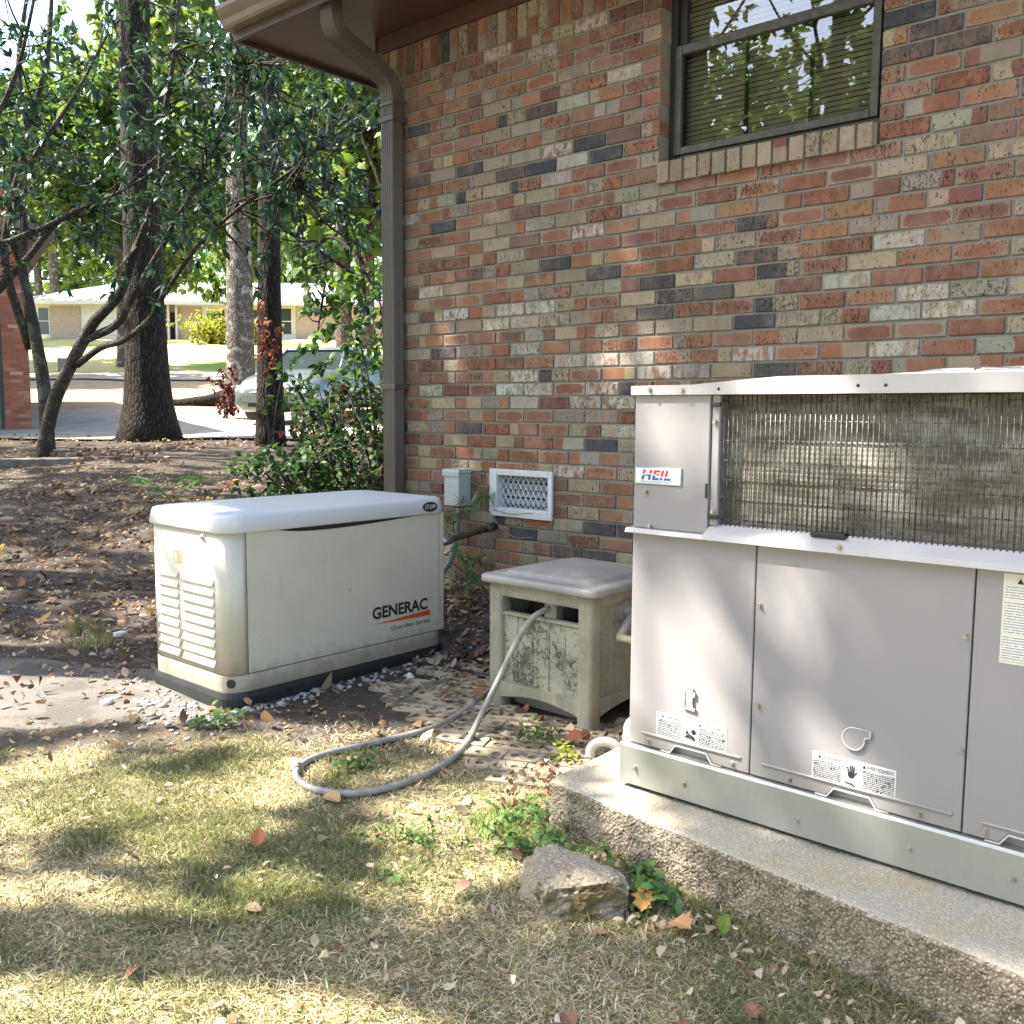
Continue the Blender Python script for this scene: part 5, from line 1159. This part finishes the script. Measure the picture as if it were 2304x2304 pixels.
for s_ in (1, -1):
    tube('pillar', [cp(1.38, .765*s_, .94), cp(2.08, .62*s_, 1.37)], .028, CARP, car, 6); tube('pillar', [cp(4.05, .73*s_, .96), cp(3.34, .60*s_, 1.37)], .035, CARP, car, 6); tube('pillar', [cp(2.75, .79*s_, .95), cp(2.72, .62*s_, 1.37)], .022, CARP, car, 6)
    V = [cp(.02, .24*s_, .56), cp(.045, .63*s_, .56), cp(.20, .82*s_, .585), cp(.25, .80*s_, .69), cp(.10, .62*s_, .69), cp(.05, .24*s_, .675)]; V2 = [tuple(np.array(p)+np.array(hd)*.035) for p in V]
    fixn(mk('headlight', V+V2, [(6, 7, 8, 9, 10, 11), (0, 1, 7, 6), (1, 2, 8, 7), (2, 3, 9, 8), (3, 4, 10, 9), (4, 5, 11, 10), (5, 0, 6, 11)], LMP, car))
    for d in (.92, 3.75):
        c0 = np.array(cp(d, .86*s_, .31)); a = np.array(sd)*s_
        w_ = mk('wheel', *tube_geo([c0-a*.20, c0-a*.18, c0+a*.02, c0+a*.045], [.26, .31, .31, .27], 24), TYR, car); mk('rim', *cyl_geo(c0+a*.046, a, .20, .006, 18), RIM, w_)
    mk('mirror', *loft([[cp(1.62+a, (.86+b)*s_, .99+c) for a, b, c in ((0, 0, 0), (0, .14, 0), (0, .14, .12), (0, 0, .12))], [cp(1.70+a, (.86+b)*s_, 1.0+c) for a, b, c in ((0, .02, 0), (0, .12, 0), (0, .12, .09), (0, .02, .09))]]), CARP, car)
def fpan(name, u, z0, z1, d, mat): mk(name, [cp(d, -u, z0), cp(d, u, z0), cp(d, u, z1), cp(d, -u, z1), cp(d+.1, -u, z0), cp(d+.1, u, z0), cp(d+.1, u, z1), cp(d+.1, -u, z1)], [(0, 1, 2, 3), (1, 5, 6, 2), (4, 0, 3, 7), (3, 2, 6, 7), (4, 5, 1, 0)], mat, car)
fpan('grille', .22, .56, .67, -.012, GBK); fpan('air_intake', .48, .30, .37, -.004, GBK)
for k in range(3): fpan('grille_bar', .215, .578+k*.033, .590+k*.033, -.018, RIM)
fpan('bumper', .60, .40, .52, -.035, CARP); fpan('number_plate', .15, .42, .50, -.042, WHT)

rng = np.random.default_rng(51)
# ------------------------------------------------------------------ grass, weeds and fallen leaves
ped = np.array([(2.40, -1.75), (4.4, -1.98), (4.4, -.5), (2.40, -.5)])
def blocked(x, y):
    b = (x > GX0-.03) & (x < GX1+.03) & (y > GY0-.03) & (y < GY1+.03)
    b |= (x > RX0) & (x < RX1) & (y > RY0) & (y < RY1)
    b |= (x > 2.40) & (y > -1.745-(x-2.415)*.1168)
    d = (x-2.735)**2/.13**2+(y+2.005)**2/.10**2 < 1
    return b | d | (y > -.01) & (x > -.32)
def scatter(n, s0, s1, fn=None):
    s_ = s0+(s1-s0)*rng.uniform(0, 1, n)**.8; half = .58*s_+.35; l_ = rng.uniform(-1, 1, n)*half
    x, y = xy(s_, l_); k = ~blocked(x, y)
    return x[k], y[k], s_[k]
def blades(x, y, ln, wd, lean, cols):
    n = len(x); z = gz(x, y)-.004; a = rng.uniform(0, 2*math.pi, n); P = np.stack([x, y, z], -1)
    D = unit(np.stack([np.cos(a)*lean, np.sin(a)*lean, np.ones(n)], -1)); h2 = np.stack([np.cos(a), np.sin(a), 0*a], -1); S = np.stack([-np.sin(a+rng.normal(0, .5, n)), np.cos(a), 0*a], -1)
    L = ln[:, None]; W = wd[:, None]
    m_ = P+D*L*.55; t_ = m_+unit(D+h2*.8*lean[:, None]+np.array([0, 0, -.25])*lean[:, None])*L*.5
    V = np.stack([P-S*W*.5, P+S*W*.5, m_+S*W*.4, m_-S*W*.4, t_], 1).reshape(-1, 3)
    V[:, 2] = np.maximum(V[:, 2], np.repeat(z, 5)+.001)
    F = np.array([(0, 1, 2), (0, 2, 3), (3, 2, 4)]); Fa = (F[None]+np.arange(n)[:, None, None]*5).reshape(-1, 3)
    return V, Fa, np.repeat(np.concatenate([cols, np.ones((n, 1))], 1), 5, 0)
x, y, s_ = scatter(520000, .7, 4.0)
gn = fbm(np.stack([x*2.4, y*2.4, 0*x], -1), 3); dn = fbm(np.stack([x*4+30, y*4, 0*x], -1), 3)
edge = np.clip((3.55-s_+.7*fbm(np.stack([x*1.5, y*1.5, 0*x+4], -1), 2))/.5, 0, 1)
pat = np.array([inpoly(a, b, bed) for a, b in zip(x, y)]) if False else ((x > 1.02) & (y > -1.62) & (x < 2.45) & (y > -1.45-(x-1.75)*.1))
keep = rng.uniform(0, 1, len(x)) < edge*np.clip(.75+dn*1.1, .12, 1)*np.where(pat, .10, 1)
dpx, dpy = xy(4.05, -2.05); dps = ((sfwd(x, y)-4.05)/.42)**2+((slat(x, y)+2.05)/.9)**2
keep &= dps > 1
x, y, gn, dn = x[keep], y[keep], gn[keep], dn[keep]; n = len(x)
pg = rng.uniform(0, 1, n) < np.clip(.36+gn*1.2, .08, .7)
STRAW = [(.60, .54, .34), (.68, .62, .43), (.52, .45, .26), (.72, .67, .50), (.36, .29, .17), (.25, .20, .12)]; GRN = [(.20, .225, .085), (.16, .185, .075), (.26, .265, .11), (.12, .145, .062)]
cols = np.where(pg[:, None], tint(n, GRN), tint(n, STRAW))
lean = np.where(pg, rng.uniform(.3, 1.6, n), rng.uniform(1.0, 5.0, n))
V, F, A = blades(x, y, rng.uniform(.016, .052, n)*np.where(pg, 1.05, 1), rng.uniform(.0014, .0038, n), lean, cols)
stuff(tag(mk('lawn_grass', V, F, GRASS, attrs={'col': A}), 'short half-dry lawn grass in the foreground', 'grass'))

LIT = [(.20, .13, .085), (.27, .18, .115), (.14, .085, .055), (.34, .25, .17), (.24, .13, .07), (.42, .33, .24), (.10, .07, .05)]
def litter(x, y, ln, pal, lift=.010, flat=.35):
    n = len(x); P = np.stack([x, y, gz(x, y)+lift+rng.uniform(0, .012, n)], -1); D = np.stack([rng.normal(0, 1, n), rng.normal(0, 1, n), rng.normal(0, flat*.6, n)], -1)
    return leaves(P, D, ln, ln*rng.uniform(.4, .75, n), tint(n, pal), rng.uniform(-.7, .7, (n, 1)), rng.uniform(-.5, .7, (n, 1)))
x, y, s_ = scatter(12000, 3.5, 15.8); k = (fbm(np.stack([x*.9, y*.9, 0*x], -1), 3) > -.10) & ((((sfwd(x, y)-4.05)/.46)**2+((slat(x, y)+2.05)/.95)**2) > 1)
x, y, s_ = x[k], y[k], s_[k]
pt_ = [litter(x, y, rng.uniform(.03, .085, len(x)), LIT, .010)]
x, y, s_ = scatter(26000, 3.4, 10); k = (((sfwd(x, y)-4.05)/.44)**2+((slat(x, y)+2.05)/.92)**2) > 1; k &= ~((x > 1.05) & (x < 2.4) & (y > -1.55) & (y < -.85)); x, y = x[k], y[k]; pt_.append(litter(x, y, rng.uniform(.008, .03, len(x)), LIT+[(.5, .42, .3)], .006))
for cx, cy, rx, ry, n in ((1.2, -.35, .55, .3, 1000), (.0, -1.3, .35, .7, 520), (1.45, -.75, .35, .3, 200), (2.3, -.9, .25, .4, 160), (1.6, -1.4, .5, .25, 40), (2.25, -1.55, .15, .15, 70)):
    x = rng.normal(cx, rx, n); y = np.minimum(rng.normal(cy, ry, n), -.02); k = ~blocked(x, y); pt_.append(litter(x[k], y[k], rng.uniform(.02, .055, k.sum()), LIT, .012))
x, y, s_ = scatter(700, 1.0, 3.5); pt_.append(litter(x, y, rng.uniform(.012, .034, len(x)), LIT+STRAW, .008))
x = rng.uniform(2.5, 4.0, 260); y = -1.80-(x-2.415)*.1168-abs(rng.normal(0, .13, 260)); k = ~blocked(x, y); pt_.append(litter(x[k], y[k], rng.uniform(.012, .036, k.sum()), [(.42, .33, .23), (.30, .20, .13), (.5, .42, .31)], .008))
stuff(leafobj('leaf_litter', pt_, DRYLEAF, None))
# pine needles and twigs lying about
x, y, s_ = scatter(4000, 3.3, 8); n = len(x); a = rng.uniform(0, 6.28, n)
stuff(mk('pine_straw', *blades(x, y, rng.uniform(.06, .16, n), np.full(n, .0025), np.full(n, 9.), tint(n, LIT))[:2], pm('straw_brown', (.20, .13, .08), (.32, .23, .15), 20, .9)))

def fleaf(x, y, ln, col, rz, tilt, label, name='fallen_leaf', grp=None, lobed=False):
    P = [(0, 0)]
    o = [(0, .0), (.10, .16), (.28, .34), (.5, .42), (.72, .36), (.88, .2), (1, 0)] if not lobed else [(0, 0), (.12, .12), (.2, .42), (.42, .30), (.5, .56), (.66, .30), (.84, .34), (.86, .12), (1, 0)]
    out = o+[(a, -b) for a, b in reversed(o[1:-1])]
    V = [(a*ln, b*ln*.9, .10*ln*math.sin(a*3.)+(.22*ln*abs(b)*1.2)+rnd.uniform(-.01, .01)*ln*2) for a, b in out]; V.append((ln*.5, 0, .05*ln)); m = len(out)
    A = [(*[c*(1+rnd.uniform(-.12, .12)) for c in col], 1) for _ in V]
    ob = mk(name, V, [(i, (i+1) % m, m) for i in range(m)], DRYLEAF, attrs={'col': A}); md = ob.modifiers.new('s', 'SOLIDIFY'); md.thickness = .0008
    ob.location = (x, y, gz1(x, y)+.018); ob.rotation_euler = (tilt[0], tilt[1], rz); return tag(ob, label, 'leaf', grp)
fleaf(1.90, -2.42, .055, (.50, .22, .09), 2.2, (.3, -.9), 'orange heart-shaped leaf propped upright in the lawn')
fleaf(2.49, -2.22, .05, (.50, .27, .17), 1.0, (.2, -.5), 'pinkish brown leaf standing in grass left of the concrete chunk')
fleaf(1.52, -2.03, .07, (.50, .38, .22), 2.5, (.1, -.3), 'broad tan lobed leaf beside the bend of the hose', lobed=True)
fleaf(1.60, -1.86, .06, (.46, .34, .20), .7, (.3, -.4), 'curled tan leaf lying over the hose loop', lobed=True)
fleaf(1.77, -2.085, .07, (.55, .35, .18), 0.2, (.2, .1), 'orange tan leaf under the front of the hose loop')
fleaf(2.05, -1.20, .085, (.36, .15, .08), .8, (.3, -.3), 'reddish brown leaf on pavers before the reel box foot')
fleaf(2.98, -1.96, .075, (.50, .28, .14), -.4, (.3, -.2), 'brown curled leaf against the concrete pad edge', lobed=True)
fleaf(2.90, -1.98, .065, (.60, .33, .10), 1.9, (.1, -.7), 'bright orange leaf in the weeds beside the chunk', lobed=True)
fleaf(3.10, -1.93, .05, (.16, .22, .05), 1.5, (.0, -1.2), 'single upright green leaf touching the pad edge')
lab = ['tan dried leaf lying on the dry lawn', 'reddish brown dried leaf lying on the dry lawn']
cs = [(2.15, -2.62, .06, 0), (2.62, -2.55, .07, 0), (3.03, -2.42, .07, 1), (2.42, -2.86, .06, 0), (2.93, -2.62, .075, 0), (2.2, -2.95, .05, 1), (1.35, -2.4, .05, 0), (2.0, -2.25, .06, 0), (3.2, -2.28, .05, 1), (3.35, -2.35, .06, 0), (1.75, -2.85, .05, 0), (1.1, -2.2, .05, 1), (2.75, -2.9, .05, 0), (1.25, -2.62, .045, 0), (3.3, -2.15, .055, 1)]
for x, y, ln, k in cs: fleaf(x, y, ln*.72, ((.40, .31, .20), (.28, .14, .085))[k], rnd.uniform(0, 6.28), (rnd.uniform(-.3, .3), rnd.uniform(-.5, .2)), lab[k], grp=('tan leaves on the lawn', 'reddish leaves on the lawn')[k], lobed=rnd.random() < .5)
# twig
tag(tube('twig', [G(1.58, -2.66, .012), G(1.64, -2.67, .014), G(1.70, -2.665, .010)], [.004, .005, .003], BARK2, n=6), 'short pale twig lying in the grass', 'twig')

def weed(name, label, x, y, r, n, llen, pal, lw=.45, h=.05, cat='weed', grp=None):
    b = np.array(G(x, y)); root = thing(name, label, cat, tuple(b), grp); cent = b+np.stack([rng.normal(0, r, n), rng.normal(0, r, n), rng.uniform(.01, h, n)], -1)
    k = ~blocked(cent[:, 0], cent[:, 1]); cent = cent[k]; g_ = [tube_geo([c*[1, 1, 0]+[0, 0, gz1(c[0], c[1])-.01], c], .0014, 4) for c in cent]
    stuff(mk('stalks', *joing(g_), STK, root)); leafobj('leaves', [whorls(cent, np.tile([0, 0, 1.], (len(cent), 1)), 6, llen, lw, pal, .4, 1.3)], LEAFS, root)
STK = pm('stalk_green', (.10, .16, .05)); WG = [(.085, .17, .045), (.11, .20, .055), (.065, .135, .04), (.14, .22, .065)]
for q in [('broadleaf_weed', 'patch of bright green weeds left of the concrete chunk', 2.50, -1.90, .09, 22, .035, WG), ('broadleaf_weed', 'sprawling green weeds between chunk and pad', 2.80, -1.87, .055, 15, .042, WG), ('broadleaf_weed', 'leafy weed at the right foot of the concrete chunk', 2.89, -1.93, .045, 12, .042, WG),
          ('broadleaf_weed', 'thick green weeds at the pad corner', 2.36, -1.78, .08, 20, .033, WG), ('broadleaf_weed', 'small weed at the front corner of the generator', .93, -1.93, .035, 9, .04, WG), ('broadleaf_weed', 'green weeds amid the loop of hose', 1.66, -1.86, .05, 16, .03, WG),
          ('broadleaf_weed', 'tiny bright weed beside the white drain pipe', 2.14, -1.31, .02, 8, .025, [(.3, .38, .06)]), ('broadleaf_weed', 'low weeds on the pavers before the reel box', 1.92, -1.22, .06, 12, .03, WG), ('broadleaf_weed', 'sparse green weeds on the lawn left of the hose loop', 2.2, -2.12, .10, 24, .028, WG)]: weed(*q)
def tuft(label, x, y, n, h, pal, grp=None):
    xx = x+rng.normal(0, .05, n); yy = y+rng.normal(0, .05, n); V, F, A = blades(xx, yy, rng.uniform(h*.5, h*1.2, n), rng.uniform(.002, .004, n), rng.uniform(.2, 1.0, n), tint(n, pal))
    o = mk('grass_tuft', V, F, GRASS, attrs={'col': A}); tag(o, label, 'grass tuft', grp)
tuft('tall green grass tuft beside the bare dirt patch', -.55, -1.75, 190, .13, GRN+STRAW[:1]); tuft('green grass clump among leaves by the dirt patch edge', -.9, -1.62, 160, .11, GRN); tuft('grass clump growing against the generator end', .05, -1.35, 120, .12, GRN)
tuft('green grass clump inside the hose loop', 1.68, -1.95, 150, .055, GRN); tuft('bright grass clump beside the pad corner', 2.30, -1.86, 170, .06, [(.2, .32, .07), (.25, .36, .08)])
tuft('olive grass clump just left of the upright orange leaf', 1.72, -2.36, 240, .05, GRN); tuft('olive grass clump between the orange leaf and the concrete chunk', 2.1, -2.6, 240, .05, GRN); tuft('olive grass clump beside the short pale twig', 1.5, -2.72, 240, .05, GRN)
# fern among the litter
fx, fy = -3.25, .24; fb_ = np.array(G(fx, fy)); fern = thing('fern', 'small green fern frond rising from dead leaves', 'fern', tuple(fb_)); pp = []; st = []
for a in (.3, 2.1, 3.6, 5.0):
    d = np.array([math.cos(a), math.sin(a), 0]); pth = np.array([fb_+d*.5*q+np.array([0, 0, .22*math.sin(q*2.2)]) for q in np.linspace(0, 1, 14)]); st.append(tube_geo(pth, .004, 4)); sdv = np.array([-d[1], d[0], 0])
    for sgn in (1, -1):
        ln = .11*np.sin(np.linspace(.3, 3.0, 13)); pp.append(leaves(pth[1:], np.tile(sdv*sgn+d*.4, (13, 1)), ln, ln*.28, tint(13, [(.10, .2, .05)])))
mk('stalks', *joing(st), STK, fern); leafobj('fronds', pp, LEAFS, fern)
# climbing vine by the vent
vn = thing('wall_vine', 'thin vine with star-shaped leaf clusters climbing beside the vent', 'vine', (.5, -.02, .1)); g_ = []
for P in ([(.52, -.03, .62), (.56, -.03, .48), (.66, -.03, .36), (.78, -.03, .30), (.9, -.03, .31)], [(1.03, -.03, .45), (1.10, -.03, .36), (1.17, -.03, .27), (1.16, -.03, .18), (1.12, -.035, .10)], [(.44, -.12, .42), (.5, -.11, .45), (.56, -.05, .52), (.62, -.03, .5)], [(.50, -.2, .02), (.55, -.22, .15), (.66, -.22, .26)], [(.62, -.03, .44), (.75, -.03, .425), (.9, -.03, .44)]): g_.append(tube_geo(smoothpath(P, 5), .0022, 5))
mk('stems', *joing(g_), pm('vine_stem', (.26, .21, .14)), vn, True)
cl = np.array([(.46, -.14, .40), (.42, -.16, .36), (.50, -.16, .46), (.55, -.06, .53), (.60, -.05, .50), (.50, -.24, .28), (.58, -.25, .25), (.64, -.24, .20), (.68, -.25, .15), (.74, -.24, .16), (.62, -.26, .09), (.66, -.26, .06), (.50, -.22, .06), (.70, -.26, .11), (.76, -.22, .20)])
leafobj('leaves', [whorls(cl, np.tile([0, -.8, .3], (len(cl), 1)), 11, .085, .2, [(.14, .22, .11), (.10, .18, .09), (.2, .29, .15)], .2, 1.1)], LEAFS, vn)
